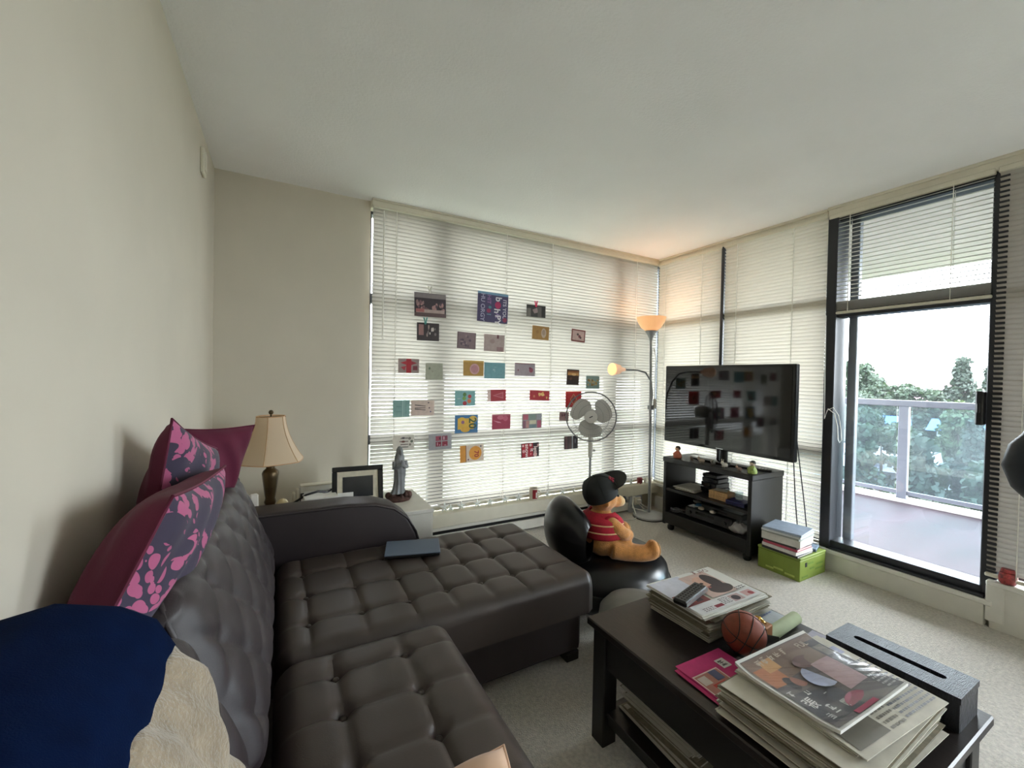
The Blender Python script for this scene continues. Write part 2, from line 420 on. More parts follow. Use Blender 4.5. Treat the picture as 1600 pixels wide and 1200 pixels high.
B2 = blind('venetian_blind', 'narrow cream blind in the corner beside the floor lamp, left of the dark mullion', (3.275, 2.94, 0), -PI/2, .685, .25, 2.385, .0262, .030, TILT, [.10, .50], mats=M_slat3)
B3 = blind('venetian_blind', 'cream blind behind the television, between dark mullion and balcony door', (3.275, 2.235, 0), -PI/2, .765, .155, 2.385, .0262, .030, TILT, [.12, .55], mats=M_slat3)
M_slat2 = translucent('door_blind_slat', (190, 188, 184), 0.22, (215, 212, 205), 0.45)
B4 = blind('venetian_blind', 'raised half-open blind over the top pane of the balcony door', (3.265, 1.46, 0), -PI/2, .755, 1.725, 2.37, .0262, .026, math.radians(14), [.12, .60], stack=14, mats=M_slat2)
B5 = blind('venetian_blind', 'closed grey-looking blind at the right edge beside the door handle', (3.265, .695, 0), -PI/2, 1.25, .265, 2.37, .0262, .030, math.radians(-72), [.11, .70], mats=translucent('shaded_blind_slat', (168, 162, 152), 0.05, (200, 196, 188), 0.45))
# looped pull cord of the door blind
solo('blind_cord', 'white pull cord looped over the left stile of the balcony door', 'cord',
     MB().tube([(0, .06, 1.0), (-.004, .05, .30), (-.012, .03, .36), (-.014, -.005, .38), (-.012, -.035, .33), (-.010, -.05, .24), (-.010, -.055, .17), (-.010, -.045, .15), (-.010, -.036, .17), (-.010, -.030, .26), (-.008, -.01, .34), (-.006, .03, .37)], .0028, 6),
     M_cord, (3.235, 1.395, .72), smooth=True)

# small plate high on the left wall
vp = thing('wall_plate', 'small ivory cover plate high on the left wall near the corner', 'wall plate', (XL, 2.555, 2.225))
part(vp, 'plate', MB().bar((0, -.04, 0), (.016, .04, .125), .004), M_trim)
part(vp, 'louvre', MB().bar((.014, -.022, .018), (.021, .022, .107), .003), M_trim)

# baseboard heater under the sill
ht = thing('baseboard_heater', 'white baseboard heater with a black slot below the window sill', 'heater', (0, 0, 0))
part(ht, 'housing', MB().bar((.80, 2.905, .02), (2.90, 2.98, .095), .004).bar((.80, 2.93, .09), (2.90, 2.98, .150), .003), M_white)
part(ht, 'slot', MB().bar((.82, 2.918, .096), (2.885, 2.931, .125), .002), M_blackpl, label='black air slot')
part(ht, 'lip', MB().bar((.80, 2.90, .124), (2.90, 2.94, .150), .004), M_white)
part(ht, 'end_cap', MB().bar((2.90, 2.885, .0), (3.06, 2.98, .152), .004), pm('heater_end', (176, 180, 186), .5, var=.03), label='grey end cap')
part(ht, 'knob', MB().cyl((2.99, 2.888, .115), (2.99, 2.875, .115), .012, n=12), M_blackpl)

# ================================================================== outside
M_slab = pm('wet_balcony_membrane', (52, 36, 42), 0.6, var=0.3, nscale=1.6, spec=0.15, stretch=(.6, 2.2, 1))
struct('balcony_floor', MB().bar((3.45, -.75, -.16), (5.72, 3.6, .045)), M_slab)
struct('balcony_edge', MB().bar((5.60, -.75, .045), (5.76, 3.6, .085), .006), pm('pale_concrete', (196, 190, 190), .7, var=.06))
struct('balcony_soffit', MB().bar((3.45, -.75, 2.48), (5.98, 3.6, 2.68)), pm('soffit_paint', (226, 216, 220), .8, var=.03))
rl = thing('balcony_railing', 'grey metal balcony railing with glass infill panels', 'railing', (5.68, 0, .045))
part(rl, 'top_rail', MB().bar((-.03, -.72, .99), (.03, 3.3, 1.055), .006), M_rail)
part(rl, 'bottom_rail', MB().bar((-.018, -.72, .075), (.018, 3.3, .115), .004), M_rail)
for yy in (-.65, .38, 1.81, 3.24):
    ps = part(rl, 'post', MB().bar((-.03, yy - .04, .03), (.03, yy + .04, .99), .004), M_rail)
    part(ps, 'base_plate', MB().bar((-.06, yy - .06, .0), (.06, yy + .06, .04), .003), M_rail)
    if yy < 3: part(rl, 'glass_panel', MB().bar((-.004, yy + .06, .11), (.004, (.32 if yy < 0 else yy + 1.37), .99)), M_railglass)
struct('ground', MB().bar((-120, -160, -14.2), (240, 160, -14)), pm('lawn_ground', (66, 74, 56), .95, var=.2, nscale=.2))

M_leaf = [translucent('pine_leaf', (26, 42, 33), .2, (44, 62, 34), .7), translucent('cedar_leaf', (33, 50, 36), .2, (56, 76, 40), .7), translucent('maple_leaf', (46, 64, 36), .2, (72, 88, 44), .7)]
M_bark = pm('bark', (70, 58, 50), .9, var=.2)
def tree_mesh(kind, seed):
    rg = np.random.RandomState(seed); mb = MB(); Ht, R = 15.0, 3.6
    nb = 230 if kind != 1 else 270
    for b in range(nb):
        h = rg.uniform(.18, 1.0)
        if kind == 0: rad = R * (1 - h) ** .75 * (0.75 + .35 * math.sin(h * 40))
        elif kind == 1: rad = R * .95 * math.sqrt(max(.02, 1 - ((h - .55) / .47) ** 2))
        else: rad = R * .8 * (1 - h) ** .5 + .15
        th = rg.uniform(0, 2 * PI); rr = rad * math.sqrt(rg.uniform(.15, 1)); c = Vector((rr * math.cos(th), rr * math.sin(th), h * Ht)); br = rg.uniform(.35, .8) * (1.2 - .5 * h)
        for q in range(60):
            d = Vector(rg.normal(size=3)); d.normalize(); p = c + d * br * rg.uniform(.4, 1.0); d2 = Vector(rg.normal(size=3)); e1 = d2.cross(d).normalized(); e2 = d.cross(e1) * .6 + d * .5
            s_ = rg.uniform(.18, .36)
            mb.add([p - e1 * s_ * .5, p + e2 * s_ * .8, p + e1 * s_ * .5, p - e2 * s_ * .6], [(0, 1, 2, 3)])
    return mb.mesh('crown', M_leaf[kind])
crowns = [tree_mesh(0, 1), tree_mesh(1, 2), tree_mesh(2, 3)]
trunk = MB().tube([(0, 0, 0), (.1, 0, 5), (0, .1, 10), (0, 0, 14.2)], [.32, .24, .14, .04], 8).mesh('trunk', M_bark, True)
kinds = ['dark green pine', 'rounded broadleaf tree', 'slender pale green conifer']
houses = [(40, 14.6), (42, 10.0), (28, 9.6), (66, 20.0)]
rown = ['nearest', 'second nearest', 'third', 'fourth', 'fifth', 'sixth', 'farthest']
ordn = ['first', 'second', 'third', 'fourth', 'fifth', 'sixth', 'seventh', 'eighth', 'ninth']
rg_ = random.Random(12)
for ri, x in enumerate((19, 25, 31, 37, 43.5, 50, 57)):
    ys = []; y = .10 * x - 1 + (ri % 2) * 2.2
    while y < .50 * x + 3: ys.append(y + rg_.uniform(-.5, .5)); y += 4.6
    for n_, y in enumerate(ys):
        if any((x - hx) ** 2 + (y - hy) ** 2 < 9 for hx, hy in houses): continue
        q = y / x; k = rg_.choice((0, 1, 1, 0, 2))
        px_above = (-75, -58, -42, -24, -8, 0, 0)[ri] + rg_.uniform(-5, 5)
        if ri >= 5: px_above = float(np.interp(q, [.16, .21, .245, .275, .31, .335, .37, .41, .5], [20, 44, 46, 8, -2, 6, 30, 30, 20])) + rg_.uniform(-8, 8); k = 0 if q < .25 else 1
        zt = 1.26 + px_above / 890 * math.hypot(x, y)
        t = thing('pine_tree' if k == 0 else ('leafy_tree' if k == 1 else 'conifer_tree'), ('dark pine', 'leafy tree', 'slender conifer')[k] + ', ' + ordn[n_] + ' from the right in the ' + rown[ri] + ' row beyond the balcony', 'tree', (x, y, -14), rg_.uniform(0, 6), 'trees beyond the balcony')
        ws = .80 if ri < 5 else 1.15; t.scale = (ws, ws, (zt + 14) / 15.3)
        part(t, 'crown', crowns[k], None); part(t, 'trunk', trunk, None)
def house(label, loc, rz, W, D, Hh, roofc, wallc):
    h = thing('house', label, 'house', loc, rz, 'houses among the trees')
    part(h, 'wall', MB().bar((-W/2, -D/2, 0), (W/2, D/2, Hh)), pm('house_wall_%d_%d' % (wallc[0], wallc[2]), wallc, .8, var=.04))
    part(h, 'roof', MB().prism([(-W/2 - .5, Hh), (W/2 + .5, Hh), (0, Hh + W * .28)], -D/2 - .5, D/2 + .5, 'y'), pm('roof_%d_%d' % (roofc[0], roofc[2]), roofc, .7, var=.08, nscale=3))
    for k in (-1, 1):
        wn = part(h, 'window', MB().bar((-W/2 - .06, k * D/4 - .6, Hh - 2.2), (-W/2 + .02, k * D/4 + .6, Hh - .9)), M_white)
        part(wn, 'pane', MB().bar((-W/2 - .08, k * D/4 - .5, Hh - 2.1), (-W/2 - .05, k * D/4 + .5, Hh - 1.0)), pm('house_pane', (70, 84, 100), .2, var=.05))
house('house with bright blue roof beyond the left glass panel', (40, 14.6, -14), .25, 3.2, 3.2, 12.0, (40, 100, 205), (190, 190, 196))
house('house with blue roof right of the railing post', (42, 10.0, -14), .1, 2.6, 2.6, 12.1, (50, 104, 195), (190, 190, 196))
house('white house low behind the left glass panel', (28, 9.6, -14), .2, 3.4, 3, 11.0, (150, 148, 165), (196, 196, 206))
house('house with mauve roof on the skyline', (66, 20.0, -14), .3, 8, 7, 13.4, (104, 72, 92), (130, 120, 125))

# ================================================================== sectional sofa
def tuft(us, vs_, puff=.016, fall=.03, pit=.016, pr_=.02, skew=0.0, crease=.006, jit=.006, seed=1):
    rg = np.random.RandomState(seed); ju = rg.uniform(-jit, jit, (len(us), len(vs_))); jv = rg.uniform(-jit, jit, (len(us), len(vs_)))
    us_, vv_ = np.array(us), np.array(vs_)
    def f(u, v):
        cu = us_ + skew * v + np.array([np.interp(v, vv_, ju[i]) for i in range(len(us_))]); du = np.min(np.abs(u - cu))
        cv = vv_ + np.array([np.interp(u, us_, jv[:, j]) for j in range(len(vv_))]); dv = np.min(np.abs(v - cv))
        h = puff * (1 - math.exp(-du / fall)) * (1 - math.exp(-dv / fall))
        h -= crease * (math.exp(-(du / .006) ** 2) + .8 * math.exp(-(dv / .006) ** 2)) * .5
        i = int(np.argmin(np.abs(u - cu))); j = int(np.argmin(np.abs(v - cv)))
        d2 = (u - cu[i]) ** 2 + (v - cv[j]) ** 2
        return h - pit * math.exp(-d2 / pr_ ** 2)
    nodes = [(us[i] + skew * vs_[j] + ju[i][j], vs_[j] + jv[i][j]) for i in range(len(us)) for j in range(len(vs_))]
    return f, nodes
def cushion(W, D, Tk, r, f, nu, nv, crown=0.0, corner=0.05):
    """padded cushion: W x D top, thickness Tk, rounded edge r, height function f"""
    mb = MB(); vs = []; fs = []
    def ed(n, L):                              # denser samples near the edge
        return [0.5 * L * (1 - math.cos(PI * (.06 + .88 * i / n))) / math.cos(PI * .06) - .5 * L * (1 - math.cos(PI * .06)) / math.cos(PI * .06) for i in range(n + 1)]
    xs = ed(nu, W); ys = ed(nv, D); xs[0] = 0; ys[0] = 0; xs[-1] = W; ys[-1] = D
    def drop(d):
        return 0 if d >= r else r - math.sqrt(max(0, r * r - (r - d) ** 2))
    for x in xs:
        for y in ys:
            dx, dy = min(x, W - x), min(y, D - y)
            k = min(1, dx / (r * 1.2)) * min(1, dy / (r * 1.2))
            cx_ = corner * max(0, 1 - dx / corner) * max(0, 1 - dy / corner) * .35 if dx < corner and dy < corner else 0
            X = x + (cx_ if x < W / 2 else -cx_); Y = y + (cx_ if y < D / 2 else -cx_)
            z = -drop(dx) - drop(dy) + f(x, y) * k + crown * (1 - (2 * x / W - 1) ** 2) * (1 - (2 * y / D - 1) ** 2)
            vs.append((X, Y, max(z, -Tk * .8)))
    n2 = nv + 1
    for i in range(nu):
        for j in range(nv): fs.append((i * n2 + j, (i + 1) * n2 + j, (i + 1) * n2 + j + 1, i * n2 + j + 1))
    ring = [i * n2 for i in range(nu + 1)] + [nu * n2 + j for j in range(1, nv + 1)] + [i * n2 + nv for i in range(nu - 1, -1, -1)] + [j for j in range(nv - 1, 0, -1)]
    o = len(vs); vs += [(vs[i][0], vs[i][1], -Tk) for i in ring]; m = len(ring)
    for k in range(m): fs.append((ring[k], o + k, o + (k + 1) % m, ring[(k + 1) % m]))
    fs.append(tuple(range(o + m - 1, o - 1, -1)))
    return mb.add(vs, fs)
sofa = thing('sectional_sofa', 'dark brown tufted leather sectional sofa with chaise', 'sofa', (0, 0, 0))
# base
part(sofa, 'base', MB().bar((-.30, -.55, .04), (.47, 1.46, .27), .02), M_leather)
part(sofa, 'chaise_base', MB().bar((-.30, 1.455, .04), (1.195, 2.16, .255), .025), M_leather2)
part(sofa, 'back_frame', MB().bar((-.335, -.55, .04), (-.20, 2.34, .70), .03), M_leather2)
for (x, y) in ((1.15, 1.50), (1.15, 2.10), (.40, -.45), (-.22, -.45), (-.22, 2.10), (.62, 2.24)):
    part(sofa, 'foot', MB().bar((x - .035, y - .035, 0), (x + .035, y + .035, .045), .006), M_black)
# chaise cushion
fC, nodes = tuft([.10, .275, .45, .60, .75, .90, 1.05], [.17, .37, .57], puff=.007, fall=.012, pit=.019, seed=3)
ch = part(sofa, 'chaise_cushion', cushion(1.24, .76, .16, .05, fC, 150, 100), M_leather, True, loc=(-.01, 1.40, .405))
for (u, v) in nodes: part(ch, 'button', MB().ball((u, v, -.012), (.010, .010, .005), 10, 6), M_leather, True)
# main seat cushion
fS, nodes = tuft([.155, .345], [.10, .33, .55, .74, .93, 1.10, 1.27, 1.44, 1.60, 1.76], puff=.008, fall=.013, pit=.024, seed=5)
se = part(sofa, 'seat_cushion', cushion(.52, 1.90, .17, .06, fS, 70, 200, crown=.012), M_leather, True, loc=(-.01, -.52, .42))
for (u, v) in nodes: part(se, 'button', MB().ball((u, v, -.012), (.010, .010, .005), 10, 6), M_leather, True)
# back cushions, leaning: local x along +y of the room, local y up the slope
def backcush(y0, y1, seed, zt, name='back_cushion'):
    L = y1 - y0; lean = math.atan2(.15, .40); S = zt / math.cos(lean)
    a, b = .19, .19
    def f(u, v):
        p, q = (u / a + v / b), (u / a - v / b)
        dp = abs(p - round(p)); dq = abs(q - round(q))
        return .012 * (1 - math.exp(-dp / .10)) * (1 - math.exp(-dq / .10)) - .010 * math.exp(-(dp * dp + dq * dq) / .03)
    mb = cushion(L, S, .15, .055, f, 110, 60, crown=.02)
    # u -> +y, v -> up slope (leaning to -x), w -> +x / up
    up = Vector((-math.sin(lean), 0, math.cos(lean))); nr = Vector((math.cos(lean), 0, math.sin(lean)))
    Mt = Matrix(((0, up.x, nr.x, -.008), (1, 0, 0, y0), (0, up.z, nr.z, .42), (0, 0, 0, 1)))
    mb.v = [tuple(Mt @ Vector(p)) for p in mb.v]
    o = part(sofa, name, mb, M_leather2, True)
    for i in range(1, int(L / a)):
        for j in range(1, int(S / b)):
            if (i + j) % 2 == 0 and i * a < L - .04 and j * b < S - .05:
                c = Mt @ Vector((i * a, j * b, -.004)); part(o, 'button', MB().ball(c, .008, 8, 6), M_leather2, True)
    part(o, 'piping', MB().tube([Mt @ Vector(p) for p in ((.03, -.0, -.03), (.008, .05, -.03), (.006, S - .06, -.03), (.03, S - .008, -.03), (L - .03, S - .008, -.03), (L - .006, S - .06, -.03))], .005, 6), M_leather2, True)
backcush(.965, 2.145, 1, .435)
backcush(-.50, .955, 2, .40)
# armrest with the rounded front
prof = [(-.30, .04), (.66, .04), (.668, .25), (.662, .36), (.635, .45), (.59, .525), (.52, .58), (.43, .61), (.30, .622), (-.30, .625)]
am = part(sofa, 'armrest', MB().prism(prof, 2.165, 2.335, 'y'), M_leather2, False)
bv = am.modifiers.new('soft', 'BEVEL'); bv.width = .022; bv.segments = 4; bv.limit_method = 'ANGLE'; bv.angle_limit = math.radians(40)
am.data.polygons.foreach_set('use_smooth', [True] * len(am.data.polygons))
part(am, 'piping', MB().tube([(x, 2.166, z - .012) for (x, z) in prof[2:]], .005, 6), M_leather2, True)
part(sofa, 'armrest', MB().bar((-.30, -.75, .04), (.47, -.56, .60), .05), M_leather2)

# ================================================================== throw pillows and blankets
def floral():
    m = bpy.data.materials.new('floral_weave'); m.use_nodes = True; t = m.node_tree; b = t.nodes['Principled BSDF']; b.inputs['Roughness'].default_value = .8; b.inputs['Sheen Weight'].default_value = .15
    co = t.nodes.new('ShaderNodeTexCoord'); n = t.nodes.new('ShaderNodeTexNoise'); n.inputs['Scale'].default_value = 7; n.inputs['Detail'].default_value = 1
    mx = t.nodes.new('ShaderNodeMixRGB'); mx.blend_type = 'ADD'; mx.inputs[0].default_value = .10
    t.links.new(co.outputs['Object'], mx.inputs[1]); t.links.new(co.outputs['Object'], n.inputs['Vector']); t.links.new(n.outputs['Color'], mx.inputs[2])
    v = t.nodes.new('ShaderNodeTexVoronoi'); v.inputs['Scale'].default_value = 44; v.feature = 'F1'
    v2 = t.nodes.new('ShaderNodeTexNoise'); v2.inputs['Scale'].default_value = 11; v2.inputs['Detail'].default_value = 0.0; v2.inputs['Distortion'].default_value = 1.2
    t.links.new(mx.outputs[0], v.inputs['Vector']); t.links.new(mx.outputs[0], v2.inputs['Vector'])
    g1 = t.nodes.new('ShaderNodeMath'); g1.operation = 'LESS_THAN'; g1.inputs[1].default_value = .58; t.links.new(v.outputs['Distance'], g1.inputs[0])
    g2 = t.nodes.new('ShaderNodeMath'); g2.operation = 'GREATER_THAN'; g2.inputs[1].default_value = .47; t.links.new(v2.outputs['Fac'], g2.inputs[0])
    mu = t.nodes.new('ShaderNodeMath'); mu.operation = 'MULTIPLY'; t.links.new(g1.outputs[0], mu.inputs[0]); t.links.new(g2.outputs[0], mu.inputs[1])
    cm = t.nodes.new('ShaderNodeMixRGB'); cm.inputs[1].default_value = lin((50, 42, 64)); cm.inputs[2].default_value = lin((170, 84, 122))
    t.links.new(mu.outputs[0], cm.inputs[0]); t.links.new(cm.outputs[0], b.inputs['Base Color'])
    bp = t.nodes.new('ShaderNodeBump'); bp.inputs['Strength'].default_value = .4; bp.inputs['Distance'].default_value = .004; t.links.new(mu.outputs[0], bp.inputs['Height']); t.links.new(bp.outputs[0], b.inputs['Normal'])
    return m
M_floral = floral()
M_burg = pm('burgundy_velvet', (92, 32, 54), .7, var=.10, nscale=6, sheen=.04, spec=.2, bump=.1, bscale=300)
def pillow(root, corners, front_h, back_h, mf, mbk, n=26, pinch=.07):
    P = [Vector(c) for c in corners]                     # order: TN, TF, BF, BN ; front normal = (TF-TN) x (BN-TN) reversed
    nr = -((P[1] - P[0]).cross(P[3] - P[0])).normalized()
    c0 = sum(P, Vector()) / 4
    def surf(h):
        def fn(a, b):
            u, v = 2 * a - 1, 2 * b - 1
            uu = u * (1 - pinch * (1 - v * v)); vv = v * (1 - pinch * (1 - u * u)); A, B = (uu + 1) / 2, (vv + 1) / 2
            p = P[0] * (1 - A) * (1 - B) + P[1] * A * (1 - B) + P[2] * A * B + P[3] * (1 - A) * B
            k = max(0, (1 - u ** 4)) ** .5 * max(0, (1 - v ** 4)) ** .5 * (.72 + .28 * (1 - u * u) * (1 - v * v))
            wr = .006 * math.sin(9 * u + 5 * v) * k
            return p + nr * (h * k + (wr if h > 0 else -wr)) - c0
        return fn
    part(root, 'front_panel', MB().grid(surf(front_h), n, n), mf, True)
    part(root, 'back_panel', MB().grid(surf(-back_h), n, n, flip=True), mbk, True)
    rim = [surf(0)(t, 0) for t in np.linspace(0, 1, 12)] + [surf(0)(1, t) for t in np.linspace(0, 1, 12)[1:]] + [surf(0)(1 - t, 1) for t in np.linspace(0, 1, 12)[1:]] + [surf(0)(0, 1 - t) for t in np.linspace(0, 1, 12)[1:-1]]
    part(root, 'seam', MB().tube(rim, .0035, 6, closed=True), mbk, True)
    root.location = c0
    return root
pillow(thing('throw_pillow', 'burgundy pillow with pink floral front nearest the camera, behind the navy blanket', 'pillow'),
       [(-.172, .97, 1.03), (-.135, 1.42, .995), (-.235, 1.28, .70), (-.292, .82, .74)], .05, .095, M_floral, M_burg)
pillow(thing('throw_pillow', 'burgundy pillow with pink floral front, pointed corner highest on the sofa back', 'pillow'),
       [(-.238, 1.33, 1.14), (-.188, 1.72, 1.00), (-.245, 1.66, .72), (-.290, 1.30, .78)], .055, .075, M_floral, M_burg)
pillow(thing('throw_pillow', 'plain burgundy pillow at the far end beside the table lamp', 'pillow'),
       [(-.09, 1.96, 1.05), (-.31, 1.82, 1.06), (-.31, 1.84, .76), (-.16, 1.92, .80)], .10, .07, M_burg, M_burg)
# tan cushion lying on the near seat
M_tan = pm('tan_cotton', (196, 160, 132), .8, var=.08, nscale=5, sheen=.2)
pillow(thing('seat_pillow', 'tan cotton cushion lying on the near sofa seat', 'pillow'),
       [(.385, .70, .545), (.30, .33, .55), (.06, .36, .55), (.12, .72, .53)], .055, .06, M_tan, M_tan, pinch=.05)
# navy fleece blanket folded over the top of the sofa back
M_navy = pm('navy_fleece', (5, 20, 50), .95, var=.10, nscale=30, bump=.3, bscale=500, sheen=.0, spec=.05)
def navy(a, b):
    # a along y (far -> near), b across: from wall over the top and down the room side
    y = .80 - .75 * a
    path = [(-.335, .80), (-.335, .90), (-.31, .955), (-.25, .965), (-.19, .945), (-.150, .915), (-.128, .87), (-.125, .80)]
    t = b * (len(path) - 1); i = min(int(t), len(path) - 2); f = t - i; x = path[i][0] * (1 - f) + path[i + 1][0] * f; z = path[i][1] * (1 - f) + path[i + 1][1] * f
    e = max(0, 1 - a / .10); z -= .05 * e ** 2; x -= .012 * e ** 2 * b
    z += .004 * math.sin(14 * y + 3 * b) + .012 * a
    return Vector((x, y, z))
nv_ = MB().grid(navy, 40, 28)
lo = MB().grid(lambda a, b: navy(a, b) - Vector((0, -.004 * 0, .022)), 40, 28, flip=True)
nv_.add(lo.v, lo.f)
rimi = [(0, j) for j in range(28)] ; n2 = 29
vv = nv_.v; off = len(vv) // 2
edge = [(0 * n2 + j) for j in range(29)] + [i * n2 + 28 for i in range(1, 41)] + [40 * n2 + j for j in range(27, -1, -1)] + [i * n2 for i in range(39, 0, -1)]
nv_.f += [(edge[k], edge[(k + 1) % len(edge)], off + edge[(k + 1) % len(edge)], off + edge[k]) for k in range(len(edge))]; nv_.m += [0] * len(edge)
solo('fleece_blanket', 'folded navy fleece blanket over the sofa back at lower left', 'blanket', nv_, M_navy, smooth=True)
# beige plush throw hanging over the near back cushion
M_plush = pm('beige_plush', (150, 136, 116), .95, var=.10, nscale=30, bump=.9, bscale=160, bdist=.006, sheen=.4)
def plush(a, b):
    y = .775 - .70 * a
    path = [(-.20, .868), (-.165, .882), (-.128, .868), (-.098, .828), (-.075, .76), (-.055, .68), (-.042, .62), (-.03, .56), (-.022, .52)]
    t = b * (len(path) - 1); i = min(int(t), len(path) - 2); f = t - i; x = path[i][0] * (1 - f) + path[i + 1][0] * f; z = path[i][1] * (1 - f) + path[i + 1][1] * f
    e = max(0, 1 - a / .06)
    rip = .006 * math.sin(38 * y + 16 * b + 2 * math.sin(9 * b)) + .003 * math.sin(91 * y - 23 * b)
    return Vector((x + rip - .02 * e * e - .03 * b * (1 - a) * 0, y - .05 * b * 0, z + .5 * rip - .008 * e * e))
pl = MB().grid(plush, 90, 50); lo = MB().grid(lambda a, b: plush(a, b) + Vector((-.014, 0, -.010)), 90, 50, flip=True); pl.add(lo.v, lo.f)
n2 = 51; off = 91 * 51
edge = [j for j in range(51)] + [i * n2 + 50 for i in range(1, 91)] + [90 * n2 + j for j in range(49, -1, -1)] + [i * n2 for i in range(89, 0, -1)]
pl.f += [(edge[k], edge[(k + 1) % len(edge)], off + edge[(k + 1) % len(edge)], off + edge[k]) for k in range(len(edge))]; pl.m += [0] * len(edge)
solo('plush_throw', 'beige ribbed plush throw over the near sofa backrest', 'blanket', pl, M_plush, smooth=True)
# tablet in its grey cover on the chaise
tb = thing('tablet', 'slate blue tablet lying on the chaise by the armrest', 'tablet', (.565, 1.975, .418), math.radians(-16))
part(tb, 'body', MB().bar((-.125, -.085, 0), (.125, .085, .012), .004), M_blackpl)
part(tb, 'cover', MB().bar((-.127, -.087, .0125), (.127, .087, .018), .003), pm('slate_cover', (92, 106, 126), .55, var=.05, nscale=80, stretch=(1, 14, 1)))

# ================================================================== TV stand, television and what stands on it
st = thing('tv_stand', 'black open-shelved television stand', 'tv stand', (2.85, 1.70, 0))
SW, SD = .76, .385                                   # along y, along x ; local x 0..SD , y 0..SW
for y in (0, SW - .028): part(st, 'side_panel', MB().bar((0, y, .05), (SD, y + .028, .575), .003), M_black)
part(st, 'top_board', MB().bar((-.005, -.005, .575), (SD + .005, SW + .005, .615), .004), M_black)
part(st, 'shelf', MB().bar((.005, .028, .335), (SD, SW - .028, .357), .003), M_black)
part(st, 'bottom_board', MB().bar((0, .028, .06), (SD, SW - .028, .155), .003), M_black)
part(st, 'back_panel', MB().bar((SD - .012, .45, .155), (SD - .004, SW - .028, .36), .002), M_black)
part(st, 'stretcher', MB().bar((SD - .02, .028, .50), (SD - .004, SW - .028, .575), .002), M_black)
for (x, y) in ((.05, .05), (.05, SW - .05), (SD - .05, .05), (SD - .05, SW - .05)):
    part(st, 'caster', MB().lathe([(.02, 0), (.028, .01), (.028, .035), (.018, .05)], 12, (x, y, 0)), M_blackpl, True)
tv = thing('television', 'large flat black television on a low stand', 'television', (3.06, 2.085, .615))
part(tv, 'bezel', MB().bar((-.012, -.548, .10), (.035, .548, .775), .006), pm('tv_bezel', (10, 10, 12), .18, var=.05))
part(tv, 'screen', MB().bar((-.0145, -.525, .125), (-.0115, .525, .755)), M_gloss)
part(tv, 'rear_housing', MB().bar((.033, -.40, .20), (.075, .40, .66), .02), M_blackpl)
part(tv, 'neck', MB().cyl((.045, 0, .012), (.045, 0, .22), .03, n=14), M_blackpl, True)
part(tv, 'foot_plate', MB().lathe([(.001, 0), (1, 0), (1, .010), (.98, .012), (.001, .012)], 40, (.02, 0, 0), .12, .27), pm('smoked_glass_foot', (22, 22, 26), .08, var=.02), True)
part(tv, 'emblem', MB().bar((-.0135, -.03, .107), (-.0118, .03, .116)), M_chrome)
for k, (yy, dx) in enumerate(((-.46, .0), (-.49, .012))):
    solo('tv_cable', ['black cable hanging straight behind the right side of the television', 'black cable hanging beside the other one right of the television stand'][k], 'cable',
         MB().tube([(0, 0, .98), (.03, -.01, .90), (.045 + dx, -.02, .72), (.04 + dx, -.04 - k * .02, .45), (.05, -.06 - k * .03, .20), (.05, -.05 - k * .03, .152)], .004, 6), M_blackpl, (3.135, 2.085 + yy, 0), smooth=True)
def on_stand(x, y, lvl): return (2.85 + x, 1.70 + y, (.156, .358, .616)[lvl])
# little figures along the top
def figure(label, loc, body, headc, hair, s=1.0, grp='figurines on the television stand'):
    f = thing('figurine', label, 'figurine', loc, random.uniform(-.5, .5), grp)
    part(f, 'body', MB().lathe([(.022 * s, 0), (.026 * s, .008 * s), (.022 * s, .025 * s), (.012 * s, .04 * s), (.006 * s, .046 * s)], 14), pr(body), True)
    hd_ = part(f, 'head', MB().ball((0, 0, .056 * s), .015 * s, 12, 8), pr(headc), True)
    part(hd_, 'hair', MB().ball((.002 * s, 0, .060 * s), (.0155 * s, .0155 * s, .014 * s), 12, 8), pr(hair), True)
    for k in (-1, 1): part(f, 'arm', MB().tube([(0, .012 * s * k, .036 * s), (-.012 * s, .02 * s * k, .024 * s), (-.02 * s, .010 * s * k, .018 * s)], .005 * s, 6), pr(body), True)
    return f
figure('orange-robed figurine with dark hair at the left end of the stand top', on_stand(.05, .66, 2), (196, 110, 84), (206, 160, 130), (60, 46, 40), 1.35)
figure('green figurine with dark hair at the right end of the stand top', on_stand(.06, .035, 2), (150, 170, 92), (190, 170, 150), (50, 52, 46), 1.25)
def critter(label, loc, col, s):
    f = thing('animal_figurine', label, 'figurine', loc, random.uniform(-1, 1), 'small animal ornaments on the television stand')
    part(f, 'body', MB().ball((0, 0, .014 * s), (.020 * s, .013 * s, .013 * s), 12, 8), pr(col), True)
    h_ = part(f, 'head', MB().ball((-.018 * s, 0, .028 * s), .010 * s, 10, 8), pr(col), True)
    for k in (-1, 1): part(h_, 'ear', MB().tube([(-.018 * s, .005 * s * k, .034 * s), (-.016 * s, .008 * s * k, .050 * s)], [.003 * s, .0012 * s], 6), pr(col), True)
    for dx in (-.01, .01):
        for k in (-1, 1): part(f, 'leg', MB().cyl((dx * s, .007 * s * k, .008 * s), (dx * s, .008 * s * k, 0), .0035 * s, n=6), pr(col), True)
critter('brown animal ornament next to the orange figurine', on_stand(.06, .53, 2), (120, 104, 92), .9)
critter('beige long-eared animal ornament, second from the orange figurine', on_stand(.06, .44, 2), (172, 156, 140), 1.2)
critter('grey animal ornament in the middle of the stand top', on_stand(.06, .34, 2), (140, 134, 124), 1.1)
critter('white animal ornament with black box behind it', on_stand(.07, .25, 2), (214, 208, 196), 1.25)
critter('small brown ornament left of the green figurine', on_stand(.06, .13, 2), (150, 126, 110), .95)
